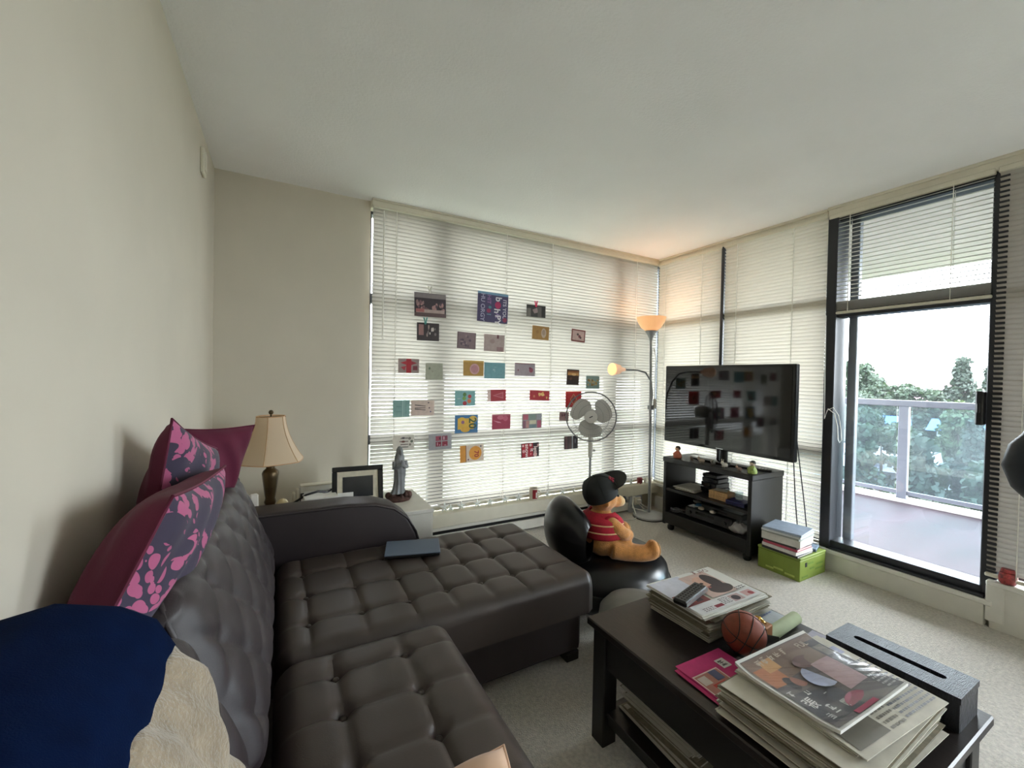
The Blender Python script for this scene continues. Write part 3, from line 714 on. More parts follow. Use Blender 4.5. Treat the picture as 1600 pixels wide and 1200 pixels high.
solo('trinket_box', 'tiny black box among the ornaments on the stand', 'box', MB().bar((-.015, -.02, 0), (.015, .02, .028), .003), M_blackpl, on_stand(.125, .275, 2))
rm = thing('remote_control', 'short black remote at the right end of the stand top', 'remote', on_stand(.22, .05, 2), .25)
part(rm, 'body', MB().bar((-.02, -.06, 0), (.02, .06, .016), .005), M_blackpl)
for i in range(4):
    for j in (-1, 1): part(rm, 'button', MB().bar((j * .009 - .004, -.04 + i * .02, .0155), (j * .009 + .004, -.03 + i * .02, .018)), M_greypl)
# middle shelf
def sheaf(name, label, cat, loc, rz, W, D, n, th, mats, grp=None, jit=.012):
    """a loose sheaf: one thing, each sheet or booklet a part"""
    r = thing(name, label, cat, loc, rz, grp)
    for k in range(n):
        part(r, 'sheet', MB().bar((-W / 2, -D / 2, k * th), (W / 2, D / 2, k * th + th * .8), .001), mats[k % len(mats)], loc=(random.uniform(-jit, jit), random.uniform(-jit, jit), 0), rot=(0, 0, random.uniform(-.06, .06)))
    return r
sheaf('paper_sheaf', 'pale papers lying at the left of the middle shelf', 'papers', on_stand(.15, .60, 1), .1, .21, .17, 6, .004, [M_paper, M_news])
bxm = [pm('blue_black_plastic', (24, 26, 36), .35, var=.1), M_blackpl]
for k, (w, d, hh) in enumerate(((.17, .15, .045), (.16, .14, .04), (.15, .14, .035), (.15, .13, .03))):
    b = thing('set_top_box', ['lowest black box of the stack on the middle shelf', 'second black box from the bottom on the middle shelf', 'third black box from the bottom on the middle shelf', 'topmost black box of the stack on the middle shelf'][k], 'electronics', (2.85 + .25, 1.70 + .45, .358 + (0, .046, .087, .123)[k]), (.05, -.04, .06, .0)[k], 'boxes stacked on the middle shelf')
    part(b, 'case', MB().bar((-w / 2, -d / 2, .003), (w / 2, d / 2, hh), .004), bxm[k % 2]); part(b, 'front_panel', MB().bar((-w / 2 - .002, -d / 2 + .01, .008), (-w / 2 + .001, d / 2 - .01, hh - .006)), M_gloss)
    for q in (-1, 1): part(b, 'foot', MB().bar((-w / 2 + .01, q * d / 3 - .01, 0), (-w / 2 + .03, q * d / 3 + .01, .004)), M_blackpl)
M_box = pm('light_wood', (196, 158, 108), .6, var=.12, nscale=18, stretch=(1, 8, 1))
for k in range(2):
    b = thing('wooden_box', ['lower of the two light wooden boxes on the middle shelf', 'upper light wooden box on the middle shelf with papers on top'][k], 'box', (2.85 + .12, 1.70 + .30, .358 + .031 * k), .06 * k)
    part(b, 'tray', MB().bar((-.055, -.075, 0), (.055, .075, .020), .002), M_box); part(b, 'lid', MB().bar((-.056, -.076, .0205), (.056, .076, .030), .002), M_box)
solo('scrap_paper', 'scrap of paper on top of the wooden boxes', 'paper', MB().grid(lambda a, b: (.04 - .08 * a, .05 - .1 * b, .008 * math.sin(3 * a) * b + .001), 8, 8), M_news, (2.85 + .13, 1.70 + .31, .421), .3)
bb = thing('blue_box', 'dark blue box at the right of the middle shelf', 'box', (2.85 + .10, 1.70 + .15, .358), .05)
part(bb, 'base', MB().bar((-.06, -.07, 0), (.06, .07, .022), .003), pr((36, 40, 84))); part(bb, 'lid', MB().bar((-.061, -.071, .0225), (.061, .071, .030), .003), pr((40, 44, 96)))
cu = thing('drinking_glass', 'clear tumbler beside the dark mug on the middle shelf', 'glass', (2.85 + .12, 1.70 + .165, .389))
part(cu, 'wall', MB().lathe([(.024, 0), (.026, .006), (.029, .06), (.0275, .06), (.024, .008), (.001, .008)], 20), clear_glass('tumbler_glass', (235, 240, 240), haze=.05), True)
part(cu, 'base', MB().lathe([(.0235, .001), (.0235, .007)], 20), M_greypl, True)
cu = thing('mug', 'dark mug at the right end of the middle shelf', 'mug', (2.85 + .20, 1.70 + .085, .358))
part(cu, 'body', MB().lathe([(.026, 0), (.030, .01), (.030, .075), (.026, .075), (.026, .012), (.001, .012)], 20), pm('navy_mug', (34, 36, 46), .3, var=.05), True)
part(cu, 'handle', MB().tube([(.028, 0, .06), (.046, 0, .055), (.048, 0, .03), (.028, 0, .02)], .005, 6), pm('navy_mug', (34, 36, 46)), True)
# bottom shelf
rc = thing('av_receiver', 'wide black receiver on the bottom shelf', 'electronics', on_stand(.20, .37, 0))
part(rc, 'case', MB().bar((-.15, -.20, .012), (.15, .20, .085), .005), M_blackpl); part(rc, 'front_panel', MB().bar((-.155, -.195, .016), (-.149, .195, .082), .003), pm('dark_fascia', (26, 26, 30), .3, var=.05))
part(rc, 'display', MB().bar((-.157, -.06, .05), (-.154, .10, .068)), M_gloss)
for y in (-.15, .15): part(rc, 'knob', MB().cyl((-.155, y, .048), (-.172, y, .048), .014, n=14), M_blackpl, True)
for x in (-.12, .12):
    for y in (-.17, .17): part(rc, 'foot', MB().cyl((x, y, 0), (x, y, .013), .014, n=10), M_blackpl)
dv = thing('disc_player', 'flat black player on top of the receiver', 'electronics', (2.85 + .21, 1.70 + .28, .156 + .086))
part(dv, 'case', MB().bar((-.13, -.17, .005), (.13, .17, .048), .005), M_blackpl); part(dv, 'disc_tray', MB().bar((-.133, -.05, .020), (-.129, .07, .032)), M_gloss)
for y in (-.14, .14): part(dv, 'foot', MB().bar((-.11, y - .01, 0), (.11, y + .01, .006)), M_blackpl)
for k, (y, c) in enumerate(((.435, (176, 166, 148)), (.335, (190, 186, 176)))):
    mb = MB().ball((0, 0, .014), (.020, .024, .014), 14, 10)
    solo('pebble', ['tan rounded pebble on the receiver front edge', 'pale rounded pebble right of the tan one on the receiver'][k], 'stone', mb, pm('pebble_%d' % k, c, .7, var=.1, nscale=40), (2.85 + .062 - .0, 1.70 + y, .156 + .086 if k == 0 else .156 + .086), smooth=True)
for k, (x, y, c) in enumerate(((.10, .53, (216, 222, 228)), (.13, .50, (70, 130, 180)), (.16, .545, (206, 210, 200)))):
    solo('snack_packet', ['white crumpled packet left of the disc player', 'blue and white packet leaning by the disc player', 'pale packet behind the blue packet'][k], 'packet',
         MB().grid(lambda a, b: (.035 - .07 * a, .03 - .06 * b, .012 * math.sin(PI * a) * math.sin(PI * b) + .003 * math.sin(9 * a + 7 * b)), 8, 8).grid(lambda a, b: (.035 - .07 * a, .03 - .06 * b, -.0005), 2, 2), pr(c), (2.85 + x, 1.70 + y, .243 + .012 * k), .4 * k, smooth=True)
solo('cable_bundle', 'tangled grey cables at the left of the bottom shelf', 'cable',
     MB().tube([(.03 * math.cos(i * .55) * (1 + .25 * math.sin(i * 1.7)), .05 * math.sin(i * .5) * (1 + .2 * math.cos(i * 1.1)), .006 + .012 * (1 + math.sin(i * .83))) for i in range(70)], .004, 5), pr((96, 96, 100)), on_stand(.07, .655, 0), smooth=True)
def bagf(a, b):
    th = 2 * PI * a; r = (.024 + .042 * math.sin(PI * min(1, b * 1.05)) ** .8) * (1 + .10 * math.sin(5 * th + 6 * b) + .06 * math.sin(11 * th))
    return (r * math.cos(th) * .8, r * math.sin(th) * 1.05, .075 * b + .004 * math.sin(7 * th))
solo('plastic_bag', 'crumpled white plastic bag on the bottom shelf', 'bag', MB().grid(bagf, 40, 14).grid(lambda a, b: Vector(bagf(a, 0)) * b, 40, 1), translucent('thin_plastic', (206, 202, 202), .3), on_stand(.085, .135, 0), smooth=True)

# ================================================================== green box with books and discs
gb = thing('shoe_box', 'lime green cardboard box on the carpet under the books', 'box', (2.875, 1.395, 0))
M_lime = pm('lime_card', (132, 152, 64), .55, var=.04)
part(gb, 'box_body', MB().bar((0, 0, 0), (.315, .265, .132), .003), M_lime)
part(gb, 'lid', MB().bar((-.002, -.002, .133), (.317, .267, .150), .003), M_lime)
pn = MB().bar((.06, -.0022, .085), (.082, -.0002, .112), 0, 0)
for (x, w, z) in ((.10, .06, .095), (.12, .05, .060), (.20, .08, .075), (.19, .09, .045), (.025, .07, .02)): pn.bar((x, -.0016, z), (x + w, -.0002, z + .010), 0, 1)
part(gb, 'printed_label', pn, [pr((24, 28, 26)), pr((110, 140, 60))])
pn = MB()
for (y, w, z) in ((.10, .06, .030), (.16, .05, .02), (.03, .06, .018)): pn.bar((-.0016, y, z), (-.0002, y + w, z + .012), 0, 0)
part(gb, 'printed_label', pn, [pr((190, 206, 110))])
def book(label, W, D, Hh, loc, rz, cov, page=(214, 208, 196), grp='books stacked on the green box', name='book'):
    b = thing(name, label, 'book', loc, rz, grp)
    part(b, 'pages', MB().bar((-W / 2 + .004, -D / 2 + .004, .002), (W / 2 - .002, D / 2 - .004, Hh - .002)), pm('pages_%d' % page[0], page, .85, var=.1, nscale=60, stretch=(1, 1, 30)))
    part(b, 'cover', MB().bar((-W / 2, -D / 2, 0), (W / 2, D / 2, .003), .001).bar((-W / 2, -D / 2, Hh - .003), (W / 2, D / 2, Hh), .001).bar((-W / 2 - .001, -D / 2, 0), (-W / 2 + .004, D / 2, Hh), .001), pr(cov))
    return b
z = .150; bx, by = 2.955, 1.515
for k, (lb, W, D, hh, cov, rz) in enumerate((
        ('black-edged thin book at the bottom of the stack on the green box', .20, .22, .014, (52, 50, 54), .03), ('white paperback second from the bottom of the book stack', .20, .215, .022, (214, 212, 210), -.02),
        ('crimson paperback in the middle of the book stack', .195, .21, .016, (176, 74, 96), .04), ('dark thin book above the crimson one', .195, .21, .012, (66, 62, 64), .0),
        ('thick off-white boxed book in the upper stack', .21, .23, .046, (206, 204, 198), .10), ('grey-green magazine under the top two', .215, .225, .010, (150, 156, 150), .06),
        ('pale grey magazine second from the top of the stack', .225, .23, .012, (206, 210, 212), .12), ('blue-grey glossy magazine on top of the book stack', .22, .225, .014, (150, 164, 182), .16))):
    book(lb, W, D, hh, (bx, by, z), rz, cov); z += hh + .0008
z = .1505
for k, (lb, cov) in enumerate((('pink disc case at the bottom of the small stack beside the books', (206, 120, 160)), ('black disc case second from the bottom beside the books', (50, 50, 58)), ('grey disc case in the middle of the small stack', (120, 122, 130)), ('black disc case second from the top of the small stack', (44, 44, 50)), ('dark disc case on top of the small stack beside the books', (60, 60, 68)))):
    d = thing('disc_case', lb, 'disc case', (3.125, 1.545, z), .05 * (k % 3 - 1), 'disc cases beside the books')
    hh = .022 if k == 0 else .0145
    part(d, 'tray', MB().bar((-.052, -.065, 0), (.052, .065, hh * .45), .001), pr((200, 200, 205))); part(d, 'lid', MB().bar((-.053, -.066, hh * .46), (.053, .066, hh), .001), pr(cov)); z += hh + .0008
d = thing('disc_case', 'blue disc case lying alone at the front of the green box', 'disc case', (3.125, 1.445, .1505), .3)
part(d, 'tray', MB().bar((-.055, -.028, 0), (.055, .028, .010), .001), pr((70, 80, 96))); part(d, 'lid', MB().bar((-.056, -.029, .0105), (.056, .029, .020), .001), pr((128, 148, 168)))

# ================================================================== floor lamp
lp = thing('floor_lamp', 'grey torchiere floor lamp with lit bowl and side reading light', 'lamp', (2.975, 2.72, 0))
M_lampgrey = pm('lamp_grey', (150, 152, 156), .4, metal=.3, var=.03)
part(lp, 'base', MB().lathe([(.135, 0), (.14, .006), (.14, .022), (.13, .03), (.03, .034), (.012, .045)], 40), pm('lamp_base_grey', (190, 190, 192), .45, var=.03), True)
part(lp, 'base_rim', MB().lathe([(.141, 0), (.144, .003), (.141, .008)], 40), M_blackpl, True)
part(lp, 'pole', MB().tube([(0, 0, .03), (-.012, 0, .9), (-.03, 0, 1.67)], .011, 12), M_lampgrey, True)
part(lp, 'cup', MB().lathe([(.011, 1.61), (.018, 1.64), (.035, 1.68), (.055, 1.705), (.05, 1.71), (.001, 1.71)], 24, (-.03, 0, 0)), M_lampgrey, True)
M_bowl = glow('lit_glass_bowl', (255, 170, 100), 0.11, (255, 214, 170))
part(lp, 'bowl', MB().lathe([(.045, 1.705), (.085, 1.735), (.118, 1.79), (.13, 1.83), (.126, 1.83), (.113, 1.79), (.08, 1.742), (.001, 1.725)], 36, (-.03, 0, 0)), M_bowl, True)
part(lp, 'bulb', MB().ball((-.03, 0, 1.79), (.025, .025, .035), 12, 8), glow('hot_bulb', (255, 214, 150), 2.5), True)
part(lp, 'gooseneck', MB().tube([(-.018, -.01, 1.02), (-.03, -.03, 1.14), (-.07, -.05, 1.25), (-.15, -.06, 1.325), (-.26, -.07, 1.345), (-.42, -.08, 1.345)], .008, 8), M_lampgrey, True)
part(lp, 'bracket', MB().bar((-.035, -.025, .99), (.005, .02, 1.03), .004), M_lampgrey)
sh = part(lp, 'reading_shade', MB().tube([(-.42, -.08, 1.345), (-.47, -.083, 1.345), (-.49, -.084, 1.345), (-.565, -.088, 1.345)], [.014, .022, .040, .052], 20), glow('reading_shade_glass', (255, 186, 140), .06, (244, 206, 178)), True)
part(sh, 'shade_rim', MB().tube([(-.566, -.088, 1.345), (-.572, -.088, 1.345)], [.052, .050], 20), glow('reading_rim', (255, 200, 130), .25), True)
sw = part(lp, 'cord', MB().tube([(.002, -.012, 1.55), (.02, -.02, 1.45), (.016, -.02, 1.2), (.016, -.02, .9), (.012, -.02, .6), (.004, -.012, .3), (.006, -.012, .06)], .0035, 6), M_cord, True)
part(sw, 'inline_switch', MB().bar((.004, -.032, 1.0), (.03, -.008, 1.09), .006), M_greypl)
pl_ = bpy.data.lights.new('bulb_light', 'POINT'); pl_.energy = .4; pl_.color = (1.0, .62, .34); pl_.shadow_soft_size = .04
po = link(bpy.data.objects.new('bulb_light', pl_)); po.parent = lp; po.location = (-.03, 0, 1.87)
for k, pth in enumerate(([(.10, .12, .006), (.0, .17, .10), (-.05, .155, .16), (-.09, .12, .10), (-.12, .03, .006), (-.2, .0, .005), (-.34, .05, .005)], [(.16, .10, .006), (.05, .17, .08), (-.02, .165, .15), (-.06, .15, .05), (-.03, .06, .0505), (.08, .04, .006), (.2, -.02, .005)])):
    solo('extension_cord', ['white cord looping left from the outlet behind the floor lamp', 'white cord looping over the floor lamp base to the right'][k], 'cord', MB().tube(pth, .005, 6), M_cord, (2.975, 2.72, 0), smooth=True)
ol = thing('power_strip', 'white power adapter on the wall behind the floor lamp', 'outlet', (2.985, 2.868, .07))
part(ol, 'plate', MB().bar((-.04, 0, 0), (.04, .012, .07), .003), M_trim); part(ol, 'plug', MB().bar((-.02, -.03, .02), (.02, 0, .055), .004), M_white)

# ================================================================== pedestal fan
fa = thing('pedestal_fan', 'grey pedestal fan in front of the window', 'fan', (2.285, 2.74, 0))
part(fa, 'base', MB().lathe([(.16, 0), (.165, .01), (.15, .025), (.05, .04), (.025, .07)], 36), M_greypl, True)
part(fa, 'pole', MB().cyl((0, 0, .05), (0, 0, .65), .011, n=12), M_chrome, True)
part(fa, 'sleeve', MB().lathe([(.017, .60), (.019, .62), (.019, .80), (.022, .84), (.022, .88)], 14), M_greypl, True)
az = math.atan2(-2.72, -2.28); Rf = RZ(az) @ RY(PI / 2 - .03)          # local z -> towards the camera
Mh = T(0, 0, .945) @ Rf
mo = part(fa, 'motor_housing', MB().lathe([(.001, -.13), (.05, -.12), (.062, -.06), (.055, .0), (.03, .015)], 20, mat=Mh), M_greypl, True)
part(mo, 'yoke', MB().tube([(0, 0, .86), (0, 0, .93)], .02, 12), M_greypl, True)
gr = MB()
ring = lambda r, z_, tr: gr.tube([(r * math.cos(t), r * math.sin(t), z_) for t in np.linspace(0, 2 * PI, 49)[:-1]], tr, 6, closed=True, mat=Mh)
ring(.205, .03, .0055); ring(.15, .068, .0012); ring(.10, .08, .0012); ring(.15, -.02, .0012)
for k in range(60):
    t = 2 * PI * k / 60; c_, s_ = math.cos(t), math.sin(t)
    gr.tube([(.05 * c_, .05 * s_, .085), (.11 * c_, .11 * s_, .08), (.17 * c_, .17 * s_, .06), (.205 * c_, .205 * s_, .03), (.17 * c_, .17 * s_, -.01), (.06 * c_, .06 * s_, -.035)], .0007, 3, mat=Mh)
part(fa, 'grille', gr, pm('grille_grey', (120, 120, 122), .4, var=.04), True)
hub = part(fa, 'badge', MB().lathe([(.001, .088), (.05, .086), (.052, .080), (.001, .078)], 24, mat=Mh), M_greypl, True)
part(hub, 'emblem', MB().box((0, .0, .0892), (.008, .03, .001), mat=Mh @ RZ(.5)), pr((60, 60, 64)))
for k in range(3):
    a0 = 2 * PI * k / 3 + 1.45
    def blade(a, b, a0=a0):
        r = .03 + .145 * a; w = (.35 + .75 * math.sin(PI * min(1, a * .78 + .12))) ; th = a0 + (b - .35) * w * 1.62 + .5 * a
        return Mh @ Vector((r * math.cos(th), r * math.sin(th), .02 + .03 * (b - .5) * (1 - .3 * a)))
    bl = MB().grid(blade, 14, 12)
    part(fa, 'blade', bl, translucent('fan_blade', (190, 188, 184), .25), True)
part(fa, 'hub', MB().lathe([(.036, .0), (.036, .04), (.03, .05), (.001, .052)], 20, mat=Mh), M_greypl, True)
part(fa, 'knob', MB().cyl((.02, -.01, .66), (.035, -.02, .66), .010, n=10), M_greypl)

# ================================================================== inflatable chair, ottoman, plush bear
M_vinyl = pm('black_vinyl', (14, 14, 16), .28, spec=.5, var=.1, nscale=8)
ic = thing('inflatable_chair', 'black glossy inflatable lounge chair under the plush bear', 'chair', (1.68, 1.86, 0))
seat = MB().lathe([(.20, 0), (.30, .02), (.345, .08), (.36, .15), (.345, .215), (.29, .262), (.21, .272), (.14, .276), (.001, .277)], 48)
part(ic, 'seat', seat, M_vinyl, True)
def backf(a, b):
    th = math.radians(118 + 92 * a)           # wraps round the left side (-x)
    ph = 2 * PI * b; taper = math.sin(PI * min(1, max(0, a * .92 + .04))) ** .38
    rr = .262; cxx, cyy = rr * math.cos(th), rr * math.sin(th)
    wz = .155 * taper + .02; wr = .085 * taper + .02
    zc = .36 + .045 * taper
    d = 1
    return (cxx + wr * d * math.cos(ph) * math.cos(th), cyy + wr * d * math.cos(ph) * math.sin(th), zc + wz * d * math.sin(ph))
part(ic, 'backrest', MB().grid(backf, 64, 32), M_vinyl, True)
part(ic, 'seam', MB().tube([(.362 * math.cos(t), .362 * math.sin(t), .15) for t in np.linspace(0, 2 * PI, 49)[:-1]], .004, 6, closed=True), M_vinyl, True)
ot = thing('inflatable_ottoman', 'grey round inflatable footstool between chaise and coffee table', 'ottoman', (1.42, 1.345, 0))
part(ot, 'cushion', MB().lathe([(.10, 0), (.155, .02), (.175, .08), (.18, .15), (.172, .215), (.14, .252), (.09, .262), (.001, .264)], 44), pm('grey_vinyl', (112, 110, 104), .5, var=.05), True)
part(ot, 'valve', MB().cyl((.165, -.05, .185), (.176, -.054, .187), .008, n=10), M_blackpl, True)
part(ot, 'seam', MB().tube([(.181 * math.cos(t), .181 * math.sin(t), .13) for t in np.linspace(0, 2 * PI, 41)[:-1]], .003, 6, closed=True), pm('grey_vinyl', (112, 110, 104)), True)

M_fur = pm('honey_plush', (196, 134, 70), .95, var=.12, nscale=40, bump=.8, bscale=220, bdist=.004, sheen=.35)
M_fur2 = pm('cream_plush', (222, 186, 136), .95, var=.1, nscale=40, bump=.8, bscale=220, bdist=.004, sheen=.35)
tdy = thing('teddy_bear', 'honey-coloured plush teddy bear in a red waistcoat seated on the black chair', 'plush toy', (1.60, 1.80, .268), math.radians(-14))
b = MB()                                         # faces local +x
b.ball((0, 0, .105), (.098, .100, .108), 20, 14)                 # belly
b.ball((-.012, 0, .195), (.078, .085, .075), 20, 14)             # chest
b.ball((-.005, 0, .325), (.082, .086, .078), 20, 14)             # head
b.ball((.074, 0, .302), (.044, .046, .038), 14, 10)              # muzzle base
for k in (-1, 1):
    b.tube([(.02, .075 * k, .06), (.10, .105 * k, .047), (.17, .135 * k, .046), (.215, .150 * k, .05)], [.055, .05, .046, .042], 14)
    b.ball((.225, .152 * k, .068), (.036, .046, .056), 14, 10)
    b.tube([(-.01, .075 * k, .225), (.03, .112 * k, .185), (.075, .105 * k, .150), (.105, .085 * k, .135)], [.038, .038, .036, .034], 12)
    b.ball((.112, .082 * k, .132), (.036, .034, .036), 12, 8)
    b.ball((-.018, .080 * k, .312), (.016, .022, .022), 12, 8)
part(tdy, 'body', remeshed('body', b, M_fur, .009, 5), M_fur)
part(tdy, 'muzzle', MB().ball((.100, 0, .298), (.036, .038, .031), 14, 10), M_fur2, True, label='cream muzzle')
part(tdy, 'nose', MB().ball((.136, 0, .312), (.012, .015, .011), 12, 8), M_blackpl, True)
for k in (-1, 1):
    part(tdy, 'eye', MB().ball((.076, .032 * k, .338), .0075, 10, 8), M_blackpl, True)
    part(tdy, 'foot_pad', MB().ball((.254, .152 * k, .066), (.010, .034, .042), 12, 8), M_fur2, True, label='cream foot pad')
def vest(a, b_):
    th = math.radians(42 + 276 * a); z = .125 + .125 * b_
    r = 1.07 if b_ < .75 else 1.07 - .3 * (b_ - .75) / .25
    k = math.sqrt(max(.05, 1 - ((z - .165) / .125) ** 2)); rx, ry = .100 * k + .014, .104 * k + .014
    return (rx * math.cos(th) * r - .006, ry * math.sin(th) * r, z)
M_red = pm('red_knit', (168, 22, 44), .85, var=.10, nscale=60, bump=.4, bscale=260)
vs_ = part(tdy, 'waistcoat', MB().grid(vest, 40, 14), M_red, True, label='open red knitted waistcoat')
sm = vs_.modifiers.new('thick', 'SOLIDIFY'); sm.thickness = .007; sm.offset = 1
for zz in (.30, .62): part(vs_, 'stripe', MB().tube([Vector(vest(a_, zz)) * 1.0 + Vector((math.cos(math.radians(42 + 276 * a_)), math.sin(math.radians(42 + 276 * a_)), 0)) * .006 for a_ in np.linspace(.02, .98, 40)], .0042, 6), M_fur2, True, label='cream stripe')
for k in (-1, 1): part(vs_, 'sleeve_trim', MB().tube([(.004 + .047 * math.cos(t) * .9, .088 * k + .016 * math.sin(t) * k, .208 + .043 * math.sin(t)) for t in np.linspace(0, 2 * PI, 25)[:-1]], .007, 6, closed=True), M_red, True)
cp = thing('baseball_cap', 'black baseball cap with a red emblem on the bear', 'cap', (1.574, 1.803, .268 + .374), rot=(0, -.42, math.radians(-14)))
M_cap = pm('black_twill', (26, 28, 28), .85, var=.08, nscale=60)
crown_ = part(cp, 'crown', MB().lathe([(.094, -.048), (.100, -.02), (.099, .005), (.090, .035), (.070, .060), (.038, .074), (.001, .078)], 36), M_cap, True)
crown_.modifiers.new('thick', 'SOLIDIFY').thickness = .003
part(crown_, 'top_button', MB().ball((0, 0, .079), (.008, .008, .005), 10, 6), M_cap, True)
for k in range(6):
    t = k * PI / 3 + .3
    part(crown_, 'panel_seam', MB().tube([(r_ * math.cos(t), r_ * math.sin(t), z_) for r_, z_ in ((.101, -.03), (.100, .006), (.091, .036), (.071, .061), (.039, .075), (.004, .079))], .0014, 5), M_cap, True)
def brim(a, b_):
    th = (a - .5) * 2.0; r = .092 + .078 * b_ * math.cos(th * .78) ** .6
    return (r * math.cos(th), r * math.sin(th), -.012 + .036 * b_ - .22 * (r * math.sin(th)) ** 2 * 10 * .25)
br_ = part(cp, 'brim', MB().grid(brim, 24, 10), M_cap, True)
br_.modifiers.new('thick', 'SOLIDIFY').thickness = .005
em = MB()
for k in (-1, 1):
    for (dt, z, q) in ((.10 * k, .050, .007), (.12 * k, .040, .0075), (.16 * k + .04, .031, .008)):
        t = -.62 + dt; r_ = float(np.interp(z, [.005, .035, .060], [.0995, .0905, .0705])); em.ball((r_ * math.cos(t), r_ * math.sin(t), z), (q, q, q * .9), 10, 6)
part(cp, 'emblem', em, pr((150, 26, 48)), True, label='red emblem')

# ================================================================== coffee table
ORD = ['first', 'second', 'third', 'fourth', 'fifth', 'sixth', 'seventh', 'eighth', 'ninth', 'tenth', 'eleventh', 'twelfth', 'thirteenth', 'fourteenth', 'fifteenth']
TZ = .42
ct = thing('coffee_table', 'black wooden coffee table with lower shelf', 'table', (.955, .315, 0))
TW, TL = .645, .83                                # x, y
M_tabletop = pm('dark_table_veneer', (34, 28, 27), .36, var=.18, nscale=22, stretch=(6, 1, 1), bump=.08, bscale=40, spec=.5)
part(ct, 'tabletop', MB().bar((0, 0, TZ - .026), (TW, TL, TZ), .004), M_tabletop)
for x in (.015, TW - .075):
    for y in (.02, TL - .08): part(ct, 'leg', MB().bar((x, y, 0), (x + .06, y + .06, TZ - .026), .003), M_black)
for x in (.025, TW - .045): part(ct, 'apron', MB().bar((x, .08, TZ - .15), (x + .02, TL - .08, TZ - .027), .002), M_black)
for y in (.03, TL - .05): part(ct, 'apron', MB().bar((.075, y, TZ - .15), (TW - .075, y + .02, TZ - .027), .002), M_black)
part(ct, 'lower_shelf', MB().bar((.03, .05, .10), (TW - .03, TL - .05, .118), .003), M_black)
for x in (.035, TW - .055): part(ct, 'shelf_rail', MB().bar((x, .08, .075), (x + .02, TL - .08, .10), .002), M_black)

TOPZ = [0.0]
def newspaper(label, W, D, th, loc, rz, seed, mats=None, grp=None, name='newspaper', curl=0.0, cat='newspaper', lift=None):
    rg = random.Random(seed); r = thing(name, label, cat, loc, rz, grp)
    a1, a2, ph = rg.uniform(.0005, .0012), rg.uniform(.0004, .0009), rg.uniform(0, 6)
    n = 4
    def z_at(u, v): return a1 * math.sin(5 * u + ph) + a2 * math.sin(7 * v + ph * 2) + curl * max(0, u + v - 1.25) ** 2
    for k in range(n):
        z0, z1 = th * k / n, th * (k + .72) / n; dx, dy = rg.uniform(-.009, .009), rg.uniform(-.009, .009)
        nu, nv = 10, 8; mb = MB(); top = []; vs = []
        for i in range(nu + 1):
            for j in range(nv + 1):
                u, v = i / nu, j / nv; vs.append((-W / 2 + W * u + dx, -D / 2 + D * v + dy, z1 + z_at(u, v) * (k + 1) / n + a1 + a2))
        N = len(vs); vs += [(p[0], p[1], p[2] - (z1 - z0)) for p in vs]
        n2 = nv + 1; fs = [(i * n2 + j, (i + 1) * n2 + j, (i + 1) * n2 + j + 1, i * n2 + j + 1) for i in range(nu) for j in range(nv)]
        fs += [tuple(reversed([q + N for q in f])) for f in fs]
        e = [i * n2 for i in range(nu + 1)] + [nu * n2 + j for j in range(1, n2)] + [i * n2 + nv for i in range(nu - 1, -1, -1)] + [j for j in range(nv - 1, 0, -1)]
        fs += [(e[q], N + e[q], N + e[(q + 1) % len(e)], e[(q + 1) % len(e)]) for q in range(len(e))]
        part(r, 'page', mb.add(vs, fs), (mats or [M_news])[k % len(mats or [1])], True)
    TOPZ[0] = .93 * th + 2 * (a1 + a2)
    return r
# print laid on a top page: rectangles and stroke clusters (x, y, w, h, colour)
def printed(root, z, items, W, D, seed=0, zf=None, name='print'):
    cols = []; mb = MB(); rg = random.Random(seed); lv = 0
    def ci(c):
        if c not in cols: cols.append(c)
        return cols.index(c)
    def put(x0, y0, x1, y1, c, dz):
        f = zf or (lambda x, y: 0)
        cell = .007 if zf else .03; nx = max(1, int(abs(x1 - x0) / cell)); ny = max(1, int(abs(y1 - y0) / cell))
        mb.grid(lambda a, b: (x0 + (x1 - x0) * a, y0 + (y1 - y0) * b, z + dz + f(x0 + (x1 - x0) * a, y0 + (y1 - y0) * b)), nx, ny, ci(c))
    for it in items:
        kind = it[0]; lv += 1; dz = .0004 + lv * .00006
        if kind == 'r': put(it[1], it[2], it[1] + it[3], it[2] + it[4], it[5], dz)
        elif kind == 'l':                          # lines of small print
            _, x, y, w, h, c, n = it
            for k in range(n):
                yy = y + h * k / n; x2 = x
                while x2 < x + w:
                    ww = rg.uniform(.004, .016); put(x2, yy, min(x2 + ww, x + w), yy + h / n * .45, c, dz); x2 += ww + .003
        elif kind == 'g':                          # a large character made of brush strokes
            _, x, y, s_, c = it
            for k in range(7):
                if rg.random() < .5: yy = y + rg.uniform(0, s_); put(x + rg.uniform(0, s_ * .3), yy, x + s_ * rg.uniform(.6, 1), yy + s_ * .11, c, dz)
                else: xx = x + rg.uniform(0, s_ * .9); put(xx, y + rg.uniform(0, s_ * .4), xx + s_ * .11, y + s_ * rg.uniform(.6, 1), c, dz)
        elif kind == 'o':
            _, x, y, rx, ry, c = it; f = zf or (lambda x, y: 0)
            mb.add([(x + rx * math.cos(t), y + ry * math.sin(t), z + dz + f(x, y)) for t in np.linspace(0, 2 * PI, 21)[:-1]], [tuple(range(20))], ci(c))
        elif kind == 't':
            _, x, y, s_, rot_, c, body = it; f = zf or (lambda x, y: 0)
            add_text(mb, body, T(x, y, z + dz + .0002 + f(x, y)) @ RZ(rot_), s_, ci(c), .01)
    part(root, name, mb, [pr(c) for c in cols])
